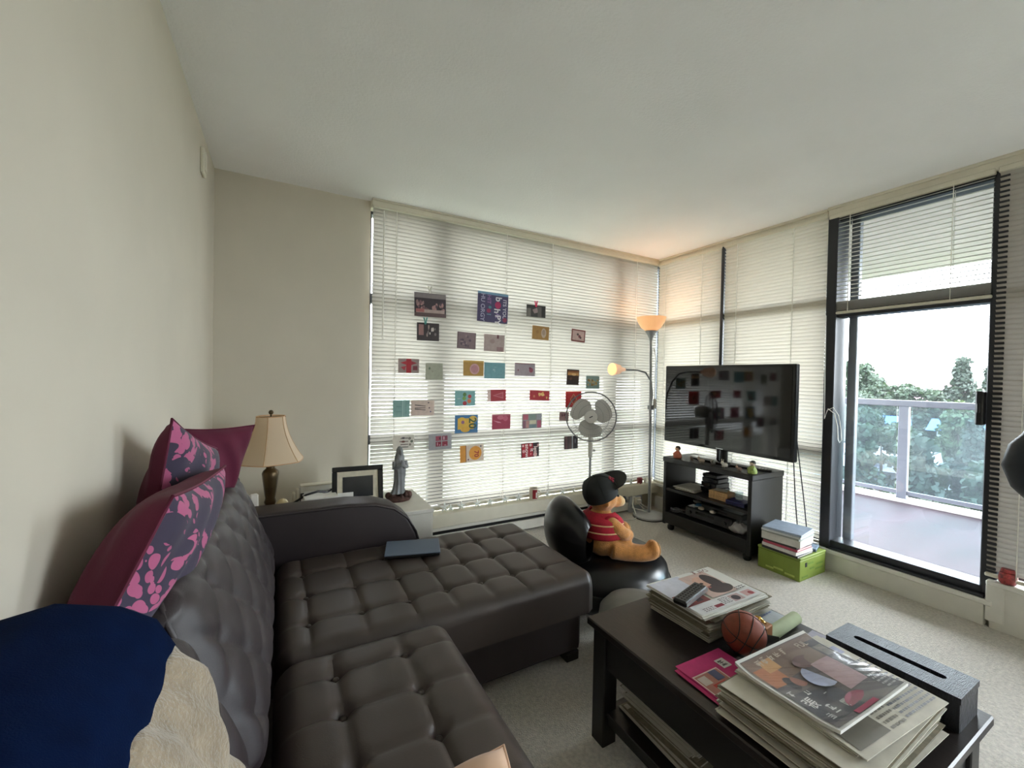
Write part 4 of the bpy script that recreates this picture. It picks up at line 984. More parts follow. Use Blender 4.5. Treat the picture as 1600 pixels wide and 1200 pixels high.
# stack 1 (under the remote)
g1 = 'newspapers piled at the far end of the table'
z = TZ + .0005
for k in range(6):
    W, D, th = .345 - .006 * (k % 3), .235 + .006 * (k % 2), .0108
    lab = ORD[k] + ' newspaper from the bottom of the pile under the remote control'
    p = newspaper(lab, W, D, th, (1.375 + random.uniform(-.012, .012) + (.012 if k < 2 else 0), .968 + random.uniform(-.008, .008), z), random.uniform(-.05, .05), k, [M_news, M_newsedge], g1)
    z += th + .0022
top = newspaper('white illustrated newspaper on top of the pile under the remote control', .335, .235, .010, (1.345, .962, z), -.02, 77, [M_paper], g1); zt = TOPZ[0]
W, D = .335, .235
printed(top, zt, [('r', -.165, .0, .15, .11, (206, 208, 222)), ('r', -.16, -.06, .115, .07, (120, 58, 56)), ('o', -.11, -.03, .025, .018, (176, 96, 84)), ('r', -.10, -.05, .03, .05, (64, 44, 48)), ('g', -.085, -.01, .03, (230, 226, 220)),
                  ('r', -.03, -.055, .14, .15, (198, 172, 164)), ('o', .035, .02, .045, .055, (206, 166, 148)), ('o', .06, -.02, .055, .03, (60, 48, 48)), ('o', .075, .03, .03, .05, (56, 44, 46)), ('o', .02, .03, .008, .006, (70, 50, 50)), ('o', .025, .0, .008, .006, (150, 80, 80)),
                  ('g', .085, .085, .022, (120, 50, 48)), ('g', .112, .085, .022, (120, 50, 48)), ('g', .055, .09, .020, (120, 60, 52)), ('r', -.16, -.112, .32, .05, (214, 214, 216)),
                  ('r', .02, -.105, .055, .036, (186, 160, 160)), ('o', .045, -.088, .018, .014, (60, 50, 56)), ('r', .09, -.10, .05, .03, (200, 160, 160)), ('o', .125, -.09, .012, .010, (150, 60, 66)),
                  ('l', -.03, -.10, .045, .035, (90, 90, 96), 5), ('r', -.075, -.104, .04, .014, (126, 24, 44)), ('l', -.13, -.105, .05, .02, (110, 90, 100), 3), ('l', .10, -.055, .05, .02, (70, 70, 80), 2)], W, D, 3)
rc2 = thing('remote_control', 'long dark grey remote lying on the newspapers', 'remote', (1.245, .945, z + zt + .0022), math.radians(14))
part(rc2, 'body', MB().bar((-.085, -.024, 0), (.085, .024, .018), .005), M_blackpl)
part(rc2, 'face_plate', MB().bar((-.08, -.021, .0175), (.08, .021, .0195), .001), pm('remote_face', (54, 58, 60), .4, var=.05)); part(rc2, 'edge_strip', MB().bar((-.083, -.0255, .004), (.083, -.0235, .015)), M_chrome)
for i in range(9):
    for j in range(3): part(rc2, 'button', MB().bar((-.07 + i * .016, -.014 + j * .011, .0193), (-.061 + i * .016, -.008 + j * .011, .0212)), M_blackpl)
# pieces right of the ball
fl = thing('rolled_leaflet', 'pale green folded leaflet with rolled edge behind the ball', 'leaflet', (1.50, .80, TZ), .06)
part(fl, 'sheet', MB().bar((-.12, -.02, .001), (.075, .11, .012), .003), pr((186, 194, 200)))
part(fl, 'roll', MB().tube([(-.13, -.035, .022), (.075, -.03, .022)], .0205, 14), pm('pale_green_paper', (170, 182, 146), .7, var=.06), True)
printed(fl, .0122, [('r', -.11, .03, .06, .035, (90, 90, 150)), ('l', -.04, .04, .10, .05, (120, 130, 170), 4), ('r', -.11, -.01, .17, .012, (150, 176, 150))], .2, .13, 5)
# ball with stand, wooden block and clip
M_ballm = pm('orange_rubber', (128, 62, 42), .6, var=.10, nscale=50, bump=.6, bscale=500, bdist=.002)
bs = thing('toy_basketball', 'small orange basketball ornament on the table', 'ball', (1.262, .765, TZ))
part(bs, 'ball', MB().ball((0, 0, .063), .062, 32, 20), M_ballm, True)
for k in range(3):
    Rr = (Matrix.Identity(4), RX(PI / 2), RY(PI / 2))[k]
    part(bs, 'seam', MB().tube([Vector((0, 0, .063)) + (RZ(.6) @ RX(.4) @ Rr @ Vector((.0623 * math.cos(t), .0623 * math.sin(t), 0))) for t in np.linspace(0, 2 * PI, 41)[:-1]], .0014, 5, closed=True), M_blackpl, True)
for k in (-1, 1):
    part(bs, 'seam', MB().tube([Vector((0, 0, .063)) + (RZ(.6) @ RX(.4) @ Vector((.0625 * math.sin(q) * 1.0, k * (.030 + .020 * (1 - math.cos(q)) * .5) , 0)).normalized() * .0624 if False else RZ(.6) @ RX(.4) @ (Vector((math.cos(q), k * (.75 - .35 * math.cos(q) ** 2), math.sin(q))).normalized() * .0624)) for q in np.linspace(0, 2 * PI, 41)[:-1]], .0014, 5, closed=True), M_blackpl, True)
part(bs, 'stand', MB().lathe([(.030, 0), (.030, .004), (.020, .006)], 20), M_blackpl, True)
wb = thing('wooden_block', 'small wooden block with a gold clip behind the ball', 'ornament', (1.345, .765, TZ), .1)
part(wb, 'block', MB().bar((-.022, -.03, 0), (.022, .03, .075), .003), pm('honey_wood', (150, 100, 58), .5, var=.12, nscale=20, stretch=(1, 1, .2)))
part(wb, 'clip', MB().tube([(.012 * math.cos(t) , .018 * math.sin(t), .079 + .004 * math.sin(2 * t)) for t in np.linspace(0, 2 * PI, 25)[:-1]], .0028, 6, closed=True).tube([(-.012, 0, .08), (.012, .004, .084)], .0028, 6), pm('gold', (212, 170, 84), .25, metal=.9, var=.03), True)
sc_ = solo('phone_slab', 'thin dark slab leaning against the ball', 'phone', MB().box((0, 0, .035), (.005, .05, .07), .002), M_blackpl, (1.300, .700, TZ), rot=(.0, .5, .7))
# gift card with pink bow near the tissue box
gc = thing('gift_card', 'lilac-grey card with a pink ribbon bow at the tissue box end', 'card', (1.50, .665, TZ), .1)
part(gc, 'card', MB().bar((-.075, -.045, 0), (.085, .05, .006), .001), pr((160, 156, 172)))
bwm = MB()
for k in (-1, 1): bwm.grid(lambda a, b, k=k: (k * .03 * a - .01, (.016 * (a + .15)) * (2 * b - 1) - .01, .008 + .008 * math.sin(PI * a)), 8, 6)
part(gc, 'bow', bwm, pr((196, 96, 130)), True)
# pink magazine
pk = newspaper('pink magazine half under the newspaper pile', .19, .145, .008, (1.100, .735, TZ + .0005), -.03, 31, [pr((186, 48, 110))], None, 'magazine', cat='magazine')
printed(pk, TOPZ[0], [('r', -.088, -.055, .10, .075, (224, 200, 196)), ('r', -.084, -.051, .092, .067, (176, 120, 110)), ('r', -.08, -.02, .03, .03, (206, 196, 190)), ('r', -.03, -.02, .03, .036, (90, 96, 130)), ('r', -.06, -.05, .05, .025, (190, 70, 60)),
                    ('r', .03, .005, .035, .035, (214, 210, 206)), ('g', .034, .010, .022, (40, 38, 42))], .19, .145, 8)
# stack 2
g2 = 'newspapers piled at the near end of the table'
z = TZ + .0095
spec = [(.39, .29, .010, 1.160, .505), (.40, .30, .010, 1.170, .500), (.385, .29, .010, 1.180, .497), (.40, .295, .011, 1.172, .505), (.395, .29, .010, 1.165, .508), (.40, .30, .010, 1.178, .500)]
for k, (W, D, th, x, y) in enumerate(spec):
    p = newspaper(ORD[k] + ' yellowed newspaper from the bottom of the pile under the glossy magazine', W, D, th, (x, y, z if k else z), random.uniform(-.05, .05), 20 + k, [M_newsedge, M_news], g2)
    z += th + .0022
p = newspaper('white newspaper sheet directly under the glossy magazine', .36, .27, .008, (1.215, .498, z), -.06, 40, [M_news], g2); zt = TOPZ[0]
printed(p, zt, [('l', .03, -.125, .14, .16, (120, 120, 126), 14), ('r', .03, .06, .13, .03, (150, 154, 180)), ('r', -.17, -.128, .12, .05, (110, 106, 96)), ('l', -.04, -.128, .06, .20, (128, 124, 116), 15), ('l', -.17, -.07, .11, .18, (120, 118, 110), 14)], .36, .27, 12)
z += .0105
M_film = pm('glossy_cover', (96, 84, 80), .12, spec=.6, var=.12, nscale=7, coat=.5)
def wav(x, y): return .004 * math.sin(22 * x + 9 * y) * math.cos(13 * y) + .005 + .05 * max(0, x - .08) * max(0, -y + .0) * 4 + .010 * max(0, (abs(y) - .06) / .06) ** 2
mg = thing('wrapped_magazine', 'glossy dark magazine in crinkled clear wrap on the near pile', 'magazine', (1.185, .525, z), -.03)
mgm = MB().grid(lambda a, b: (-.155 + .31 * a, -.118 + .236 * b, .008 + wav(-.155 + .31 * a, -.118 + .236 * b)), 40, 32)
mgl = MB().grid(lambda a, b: (-.155 + .31 * a, -.118 + .236 * b, .0005 + wav(-.155 + .31 * a, -.118 + .236 * b)), 40, 32, flip=True)
mgm.add(mgl.v, mgl.f); n2 = 33; off = 41 * 33
edge = [j for j in range(33)] + [i * n2 + 32 for i in range(1, 41)] + [40 * n2 + j for j in range(31, -1, -1)] + [i * n2 for i in range(39, 0, -1)]
mgm.f += [(edge[q], edge[(q + 1) % len(edge)], off + edge[(q + 1) % len(edge)], off + edge[q]) for q in range(len(edge))]; mgm.m += [0] * len(edge)
part(mg, 'pages', mgm, M_paper, True)
CH = [('t', -.118, -.045, .034, 0, (222, 220, 216), '張'), ('g', -.138, -.020, .020, (214, 212, 208)), ('g', -.095, -.025, .018, (214, 212, 208))]
printed(mg, .0085, [('r', -.148, -.112, .30, .222, (84, 76, 74)), ('r', -.148, .03, .30, .078, (118, 96, 84)), ('r', -.14, .02, .07, .06, (176, 112, 74)), ('r', -.10, .06, .05, .035, (196, 150, 100)), ('o', -.095, .02, .03, .028, (44, 40, 42)), ('o', -.06, .015, .02, .018, (150, 100, 86)),
                    ('r', -.145, -.10, .14, .09, (46, 44, 46)), ('o', .0, .0, .045, .035, (150, 156, 180)), ('o', .02, .045, .04, .02, (96, 66, 62)), ('r', .02, -.06, .09, .09, (168, 140, 142)), ('o', -.01, -.06, .05, .03, (48, 48, 52)), ('o', .0, -.085, .045, .022, (130, 34, 58)), ('r', -.06, -.111, .09, .012, (166, 40, 76)),
                    ('r', .10, -.11, .05, .2, (66, 62, 60)), ('r', .108, .03, .036, .04, (120, 112, 104)), ('l', .105, -.10, .04, .05, (160, 156, 150), 5)] + CH +
        [('g', -.10, -.085, .026, (206, 204, 200)), ('g', -.055, -.06, .022, (200, 198, 196)), ('g', -.05, -.09, .024, (196, 194, 190)), ('g', -.13, -.095, .018, (190, 188, 184))] +
        [('g', -.11 + .026 * k, .080, .020, (190, 178, 160)) for k in range(5)] + [('t', .085, .086, .026, 0, (190, 178, 160), 'FUL')], .31, .236, 15, wav, 'cover_print')
wr = MB().grid(lambda a, b: (-.158 + .316 * a, -.121 + .242 * b, .0118 + wav(-.158 + .316 * a, -.121 + .242 * b) + .0014 * math.sin(34 * b + 16 * a + 5 * math.sin(5 * a + 8 * b)) * (.3 + .7 * math.sin(5 * a + 4 * b) ** 2)), 50, 70)
part(mg, 'clear_wrap', wr, clear_glass('plastic_film', (250, 250, 250), haze=.02, rough=.08, ior=1.6), True)
# tissue box cover
tx = thing('tissue_box', 'long black wooden tissue box cover with a slot', 'tissue box', (1.503, .478, TZ), .0)
M_tx = pm('black_textured_wood', (30, 32, 40), .35, var=.25, nscale=60, stretch=(1, 10, 1), bump=.7, bscale=60, bdist=.004)
for x in (-.066, .058): part(tx, 'side_board', MB().bar((x, -.14, 0), (x + .008, .14, .0725), .001), M_tx)
for y in (-.14, .132): part(tx, 'end_board', MB().bar((-.058, y, 0), (.058, y + .008, .0725), .001), M_tx)
lidm = MB(); 
outer = [(-.068, -.142), (.068, -.142), (.068, .142), (-.068, .142)]
ns = 12; slot = [(.011 * math.cos(t), .088 + .011 * math.sin(t)) for t in np.linspace(0, PI, ns)] + [(-.011 * math.cos(t), -.088 - .011 * math.sin(t)) for t in np.linspace(0, PI, ns)]
def ringpt(i, n):                                   # outline of the lid, matched to the slot outline
    t = 2 * PI * i / n; c_, s_ = math.cos(t), math.sin(t); m_ = max(abs(c_), abs(s_)); return (.068 * c_ / m_, .142 * s_ / m_)
N = 2 * ns; vs = []
for zz in (.073, .088):
    for i in range(N):
        a = math.atan2(slot[i][1] / 8, slot[i][0]); c_, s_ = math.cos(a), math.sin(a); m_ = max(abs(c_), abs(s_)); vs.append((.068 * c_ / m_, .142 * s_ / m_, zz))
    for i in range(N): vs.append((slot[i][0], slot[i][1], zz))
fs = []
for i in range(N):
    j = (i + 1) % N
    fs += [(2 * N + i, 2 * N + j, 3 * N + j, 3 * N + i), (j, i, N + i, N + j), (i, j, 2 * N + j, 2 * N + i), (N + j, N + i, 3 * N + i, 3 * N + j)]
part(tx, 'lid', lidm.add(vs, fs), M_tx)
part(tx, 'tissue_bundle', MB().bar((-.05, -.13, .002), (.05, .13, .045), .01), pr((40, 40, 44)))
# newspapers on the lower shelf
z = .1185
for k in range(8):
    th = .011; newspaper(ORD[k] + ' newspaper from the bottom of the pile on the lower table shelf', .33, .27, th, (1.205 + random.uniform(-.012, .012), .900 + random.uniform(-.015, .015), z), random.uniform(-.06, .06), 60 + k, [M_newsedge, M_news], 'newspapers on the lower table shelf'); z += th + .0022

# ================================================================== greeting cards pinned on the back blind
CY = 2.938
def card(label, x, z, w, h, base, items=(), rot=0.0, tip=0.0, bow=0.0, name='greeting_card', fold=None):
    """items in card space: x -.5..+.5 to the right, y -.5..+.5 up"""
    c = thing(name, label, 'card', (x, CY, z), rot=(0, rot, 0), group='cards on the blind')
    def zf(px, py): return -.0012 - tip * (py / h + .5) * 0 - bow * (1 - (2 * px / w) ** 2)
    nx = 8 if bow else 1
    mb = MB().grid(lambda a, b: (-w / 2 + w * a, zf(-w / 2 + w * a, 0), -h / 2 + h * b), nx, 1)
    mb.grid(lambda a, b: (-w / 2 + w * a, zf(-w / 2 + w * a, 0) + .0014, -h / 2 + h * b), nx, 1, flip=True)
    for zz in (-h / 2, h / 2): mb.grid(lambda a, b, zz=zz: (-w / 2 + w * a, zf(-w / 2 + w * a, 0) + .0014 * b, zz), nx, 1)
    for xx in (-w / 2, w / 2): mb.quad([(xx, zf(xx, 0), -h / 2), (xx, zf(xx, 0), h / 2), (xx, zf(xx, 0) + .0014, h / 2), (xx, zf(xx, 0) + .0014, -h / 2)])
    part(c, 'card_sheet', mb, pr(base))
    if items:
        cols = []; m2 = MB(); lv = 0
        def ci(k):
            if k not in cols: cols.append(k)
            return cols.index(k)
        for it in items:
            lv += 1; dy = -.0003 - .00012 * lv
            if it[0] == 'r':
                _, a, b, ww, hh, cl = it; x0, x1, z0, z1 = a * w, (a + ww) * w, b * h, (b + hh) * h
                m2.grid(lambda p, q: (x0 + (x1 - x0) * p, zf(x0 + (x1 - x0) * p, 0) + dy, z0 + (z1 - z0) * q), nx, 1, ci(cl))
            elif it[0] == 'o':
                _, a, b, rx, ry, cl = it
                m2.add([((a + rx * math.cos(t)) * w, zf(a * w, 0) + dy, (b + ry * math.sin(t)) * h) for t in np.linspace(0, 2 * PI, 19)[:-1]], [tuple(range(18))], ci(cl))
            elif it[0] == 'p':
                _, pts, cl = it; m2.add([(a * w, zf(a * w, 0) + dy, b * h) for a, b in pts], [tuple(range(len(pts)))], ci(cl))
            elif it[0] == 't':
                _, a, b, s_, r_, cl, body = it
                add_text(m2, body, T(a * w, zf(a * w, 0) + dy, b * h) @ RX(PI / 2) @ RZ(r_), s_, ci(cl), .02)
        part(c, 'artwork', m2, [pr(k) for k in cols])
    return c
def blobs(n, seed, x0, x1, y0, y1, rx, ry, cols):
    rg = random.Random(seed); return [('o', rg.uniform(x0, x1), rg.uniform(y0, y1), rg.uniform(.5, 1) * rx, rg.uniform(.5, 1) * ry, cols[rg.randrange(len(cols))]) for _ in range(n)]
D = -PI / 2
SKEW = 0.0
card('dark group photograph pinned at the top left of the blind', .942, 1.772, .235, .170, (58, 48, 56), [('r', -.5, .28, 1, .22, (128, 120, 122))] + blobs(26, 2, -.42, .42, -.22, .12, .05, .11, [(120, 90, 96), (86, 70, 80), (150, 120, 120), (44, 38, 44), (170, 130, 130)]) + [('r', -.45, -.34, .9, .14, (176, 156, 150)), ('r', -.46, -.32, .26, .14, (170, 104, 104)), ('r', -.5, -.5, 1, .16, (96, 76, 76))], -.02)
card('large purple card with hand-lettered coloured words at the top centre', 1.446, 1.803, .265, .232, (72, 66, 104), [
    ('r', -.5, .42, 1, .08, (120, 160, 190)),
    ('t', .38, -.02, .042, D, (200, 196, 214), 'ITS YOU'), ('o', .40, -.38, .07, .08, (140, 50, 84)), ('o', .16, .10, .10, .12, (176, 44, 96)), ('t', .17, .30, .075, D, (224, 222, 226), 'b'), ('t', .13, -.10, .075, D, (224, 222, 226), 'h'), ('t', .16, -.25, .060, D, (150, 130, 176), 'A'), ('t', .16, -.40, .070, D, (220, 216, 224), 'PY'),
    ('t', -.14, .26, .045, D, (150, 110, 160), 'HIT'), ('o', -.10, .0, .05, .05, (76, 130, 140)), ('o', -.14, -.12, .07, .07, (150, 56, 96)), ('r', -.20, -.26, .14, .035, (110, 140, 160)), ('t', -.34, -.02, .048, D, (176, 172, 200), 'HU ORGY')], .02)
card('small black and white photo held by the pink peg', 1.844, 1.812, .185, .098, (52, 50, 50), [('r', -.5, -.5, .22, .7, (120, 116, 112)), ('p', [(-.2, .1), (.05, .3), (.1, -.1), (-.1, -.2)], (160, 140, 140)), ('r', .08, -.5, .2, .9, (92, 88, 86)), ('r', .3, -.4, .14, .8, (34, 32, 34))])
card('dark picture of pale figures held by the teal peg', .928, 1.578, .165, .128, (50, 40, 42), [('r', -.42, -.2, .22, .6, (150, 112, 108))] + blobs(12, 5, -.05, .38, -.3, .3, .05, .12, [(206, 196, 190), (120, 110, 110), (40, 34, 36), (170, 150, 140)]), -.01)
card('mauve drawing card left of the plain pinkish card', 1.228, 1.533, .150, .125, (128, 108, 112), [('r', -.5, -.5, .03, 1, (84, 62, 66)), ('r', .47, -.5, .03, 1, (84, 62, 66))] + blobs(14, 7, -.35, .4, -.35, .3, .09, .10, [(104, 86, 96), (150, 128, 130), (92, 76, 88)]), .03)
card('pale pinkish card with small dark stamps', 1.463, 1.527, .178, .132, (172, 154, 150), [('r', .12, .28, .10, .22, (110, 70, 76)), ('r', .12, -.46, .32, .24, (150, 120, 122)), ('o', -.1, .1, .12, .14, (160, 138, 134))], .01)
card('mustard card with a pale oval face in the top right area', 1.893, 1.636, .165, .112, (164, 124, 62), [('o', .18, 0, .15, .36, (190, 170, 150)), ('o', .18, .05, .10, .22, (164, 140, 120)), ('o', -.2, .05, .08, .12, (150, 108, 50))], .03)
card('white card with dark red border, tilted, upper right', 2.287, 1.638, .150, .108, (118, 52, 52), [('r', -.43, -.38, .86, .78, (196, 168, 164)), ('o', -.05, .1, .08, .10, (90, 70, 70)), ('o', .08, -.05, .09, .12, (120, 60, 66)), ('o', .16, -.14, .07, .09, (80, 60, 60))], .06)
card('red and white gift-ribbon card at the left', .791, 1.329, .148, .100, (150, 132, 128), [('r', -.12, -.5, .24, 1, (166, 30, 44)), ('p', [(-.4, .2), (-.1, .35), (-.1, .05)], (176, 44, 56)), ('p', [(.4, .2), (.12, .35), (.12, .05)], (150, 44, 56)), ('p', [(-.38, -.1), (-.12, .0), (-.2, -.35)], (176, 60, 70)), ('r', .2, -.3, .22, .3, (120, 50, 60))])
card('plain pale grey-green card right of the gift-ribbon card', .979, 1.293, .130, .122, (158, 160, 142), [('o', -.28, .18, .06, .08, (100, 116, 96)), ('o', -.1, .0, .03, .04, (140, 130, 120))])
card('mustard card with a pink disc, left half of the joined pair', 1.290, 1.325, .168, .116, (172, 132, 60), [('o', .05, -.05, .24, .36, (196, 150, 150)), ('o', .05, -.05, .18, .26, (180, 128, 132)), ('r', -.5, .4, 1, .1, (196, 160, 80))], .0)
card('plain teal card, right half of the joined pair', 1.472, 1.312, .182, .124, (104, 152, 160), [('t', -.05, .05, .03, D, (160, 190, 196), 'x'), ('r', -.05, .2, .12, .03, (140, 176, 184)), ('r', -.02, -.1, .03, .2, (140, 176, 184))])
card('lilac-grey card with a small red motif', 1.748, 1.326, .192, .104, (156, 144, 150), [('r', -.5, .44, 1, .06, (110, 56, 60)), ('o', .3, -.02, .10, .2, (140, 64, 84)), ('o', .24, .12, .05, .1, (110, 50, 70)), ('o', -.34, -.06, .03, .08, (120, 70, 80))], .01)
card('dark bronze sunset card, slightly curled', 2.237, 1.272, .132, .134, (64, 44, 36), [('r', -.45, .12, .9, .2, (214, 160, 96)), ('r', -.45, .30, .9, .12, (150, 96, 56)), ('o', 0, .18, .2, .08, (240, 200, 140)), ('r', -.42, -.45, .84, .3, (48, 36, 34)), ('o', -.2, -.1, .12, .1, (96, 62, 44))], .03, bow=.012)
card('pale teal card with gold ornaments near the reading light', 2.461, 1.230, .152, .116, (140, 168, 164)) if False else None
card('pale teal card with gold ornaments near the reading light', 2.461, 1.230, .152, .116, (140, 168, 164), blobs(16, 11, -.35, .35, -.22, .22, .09, .11, [(176, 150, 96), (150, 120, 70), (196, 176, 130)]))
card('teal card with green and red baubles', 1.225, 1.095, .166, .116, (124, 172, 172), [('o', -.03, .25, .09, .13, (90, 130, 70)), ('o', -.05, .0, .09, .13, (120, 160, 80)), ('o', .22, .12, .09, .13, (176, 60, 60)), ('o', .2, -.18, .10, .14, (196, 110, 70)), ('o', -.02, -.32, .10, .14, (170, 50, 60)), ('r', -.38, -.04, .16, .05, (170, 190, 190))])
card('red card with a white spine and pale tree lines', 1.494, 1.116, .162, .090, (166, 44, 58), [('r', -.5, -.5, .16, 1, (214, 190, 184)), ('p', [(-.25, 0), (.35, .3), (.35, -.3)], (190, 96, 104)), ('p', [(-.1, 0), (.3, .18), (.3, -.18)], (172, 60, 74))], -.03)
card('narrow red envelope with gold lettering blobs', 1.895, 1.114, .195, .082, (176, 30, 40), blobs(9, 13, -.05, .22, -.3, .3, .06, .16, [(226, 170, 96), (230, 186, 120)]) + [('o', -.28, -.1, .05, .14, (206, 110, 80)), ('o', .36, -.2, .04, .12, (226, 170, 110))], .04)
card('bright red square card with gold diamond, partly behind the fan', 2.249, 1.079, .172, .138, (196, 40, 44), [('p', [(0, .36), (.24, 0), (0, -.36), (-.24, 0)], (190, 130, 90)), ('p', [(0, .28), (.18, 0), (0, -.28), (-.18, 0)], (170, 60, 50)), ('o', 0, 0, .06, .1, (70, 44, 40)), ('r', -.5, .42, 1, .08, (226, 70, 60))], -.01)
card('teal patterned card left of the rabbit card', .743, 1.027, .117, .118, (126, 162, 156), [('r', .05, -.5, .06, 1, (160, 190, 184)), ('r', .16, -.5, .03, 1, (150, 182, 176)), ('r', -.3, .1, .3, .04, (108, 144, 140)), ('r', -.3, -.2, .3, .04, (108, 144, 140))])
card('cream card with a line drawing of long rabbit ears', .897, 1.029, .172, .110, (198, 178, 166), [('p', [(-.34, .22), (.12, .14), (.12, .10), (-.34, .16)], (70, 60, 62)), ('p', [(-.34, .02), (.12, .02), (.12, -.02), (-.34, -.02)], (70, 60, 62)), ('p', [(-.34, -.04), (.12, -.12), (.12, -.16), (-.34, -.1)], (70, 60, 62)), ('o', .28, .0, .03, .05, (90, 70, 80)), ('o', .34, -.25, .03, .05, (100, 90, 130)), ('o', .24, .34, .04, .04, (90, 80, 90))], .01)
card('blue card with a yellow blossom and dark numerals', 1.239, .900, .188, .136, (54, 108, 150), [('r', -.38, -.30, .7, .62, (206, 166, 60)), ('o', -.2, .18, .18, .2, (214, 172, 60)), ('o', -.05, -.3, .2, .16, (206, 160, 56)), ('o', .28, .25, .18, .2, (206, 170, 70)), ('o', -.16, .1, .07, .1, (140, 96, 120)), ('t', .25, .04, .085, D, (60, 84, 50), '20')])
card('crimson card with a pink sweeping figure', 1.538, .907, .164, .118, (158, 44, 74), [('p', [(-.45, .1), (-.1, .0), (.0, -.08), (-.2, -.06)], (206, 130, 150)), ('o', -.05, .28, .18, .14, (190, 96, 118)), ('o', .22, .22, .14, .18, (184, 84, 110)), ('r', -.5, .4, 1, .1, (170, 90, 104))])
card('patchwork card of grey, pink and cream squares', 1.825, .902, .190, .122, (140, 140, 140), [('r', -.46, .1, .26, .36, (176, 90, 110)), ('r', -.16, .1, .34, .36, (126, 142, 136)), ('r', -.46, -.46, .14, .5, (130, 84, 100)), ('r', -.3, -.46, .14, .5, (176, 130, 126)), ('r', -.13, -.2, .34, .26, (206, 202, 176)), ('r', .26, -.46, .2, .5, (170, 84, 108)), ('r', -.13, -.46, .34, .22, (110, 130, 136)), ('r', .24, .1, .24, .36, (150, 150, 160))])
card('small pinkish photo at the left rim of the fan', 2.150, .930, .098, .076, (168, 140, 146), blobs(6, 17, -.3, .35, -.3, .25, .12, .16, [(150, 60, 70), (196, 160, 160), (120, 80, 100)]), .06)
card('white card with cutlery and flower drawings behind the statue', .763, .787, .150, .104, (206, 200, 188), [('r', -.15, .26, .36, .05, (60, 54, 54)), ('r', -.2, .04, .42, .05, (96, 66, 60)), ('r', -.15, -.16, .36, .05, (80, 60, 56)), ('r', -.12, -.34, .34, .05, (60, 54, 54)), ('o', .28, .26, .07, .09, (120, 116, 108)), ('o', .38, .06, .07, .09, (104, 110, 96)), ('o', .30, -.16, .06, .08, (130, 120, 110)), ('o', -.02, .3, .08, .06, (70, 60, 70)), ('o', -.02, .06, .09, .07, (110, 70, 60))])
card('grey card with four dark red squares', 1.033, .778, .176, .118, (150, 148, 150), [('r', -.2, .05, .24, .3, (150, 60, 80)), ('r', .08, .05, .24, .3, (130, 60, 80)), ('r', -.2, -.30, .24, .3, (120, 30, 50)), ('r', .08, -.30, .24, .3, (130, 36, 56)), ('o', -.02, .2, .03, .08, (60, 40, 50)), ('r', .14, .1, .04, .2, (210, 180, 190)), ('r', -.14, -.24, .03, .2, (200, 150, 160)), ('r', -.06, -.24, .06, .05, (200, 150, 160)), ('r', .16, -.26, .1, .04, (200, 150, 160))], -.02)
card('cream card with an orange circle and the number 70', 1.289, .673, .196, .128, (206, 190, 172), [('r', -.5, -.5, .24, 1, (206, 140, 50)), ('r', -.27, -.5, .03, 1, (120, 70, 30)), ('o', .14, .0, .27, .42, (214, 146, 50)), ('t', .18, -.06, .052, D, (150, 30, 36), '70'), ('o', .38, .38, .03, .05, (60, 60, 90)), ('o', -.16, -.36, .03, .05, (90, 40, 80))], -.03)
card('red and black card with white snowy lettering', 1.812, .662, .172, .116, (46, 20, 26), [('r', -.46, -.48, .62, .96, (166, 20, 40)), ('t', .30, .02, .050, D, (232, 206, 200), 'let'), ('t', .10, .0, .046, D, (236, 220, 216), 'it'), ('t', -.18, -.02, .050, D, (236, 214, 210), 'snow'), ('o', -.36, -.05, .08, .12, (214, 150, 150)), ('o', .02, .36, .07, .10, (226, 190, 186)), ('o', .28, -.34, .11, .16, (220, 180, 176)), ('o', .03, -.28, .05, .07, (236, 120, 130)), ('o', -.40, .34, .05, .08, (230, 190, 190)), ('o', .44, .3, .05, .1, (210, 160, 160))], -.03)
card('dark striped photo card below the fan head', 2.231, .700, .150, .112, (96, 84, 86), [('r', -.4, -.5, .12, 1, (130, 100, 104)), ('r', -.1, -.5, .08, 1, (120, 96, 96)), ('r', .06, -.5, .07, 1, (190, 200, 204)), ('r', .2, -.5, .22, 1, (52, 52, 58)), ('o', .3, .1, .05, .2, (120, 120, 130))], -.02)
# the three pegs
def peg(label, x, z, col):
    p = thing('clothes_peg', label, 'peg', (x, CY - .008, z), group='little pegs on the blind')
    for k in (-1, 1): part(p, 'jaw', MB().prism([(k * .001, -.024), (k * .006, -.022), (k * .008, .0), (k * .015, .026), (k * .009, .028), (k * .002, .0)], -.006, .004, 'y'), pr(col))
    part(p, 'spring', MB().cyl((-.009, -.001, .002), (.009, -.001, .002), .003, n=8), M_chrome)
peg('white peg above the dark group photograph', .935, 1.878, (226, 224, 214)); peg('teal peg holding the picture of pale figures', .905, 1.652, (70, 150, 140)); peg('pink peg holding the small black and white photo', 1.838, 1.868, (232, 60, 110))

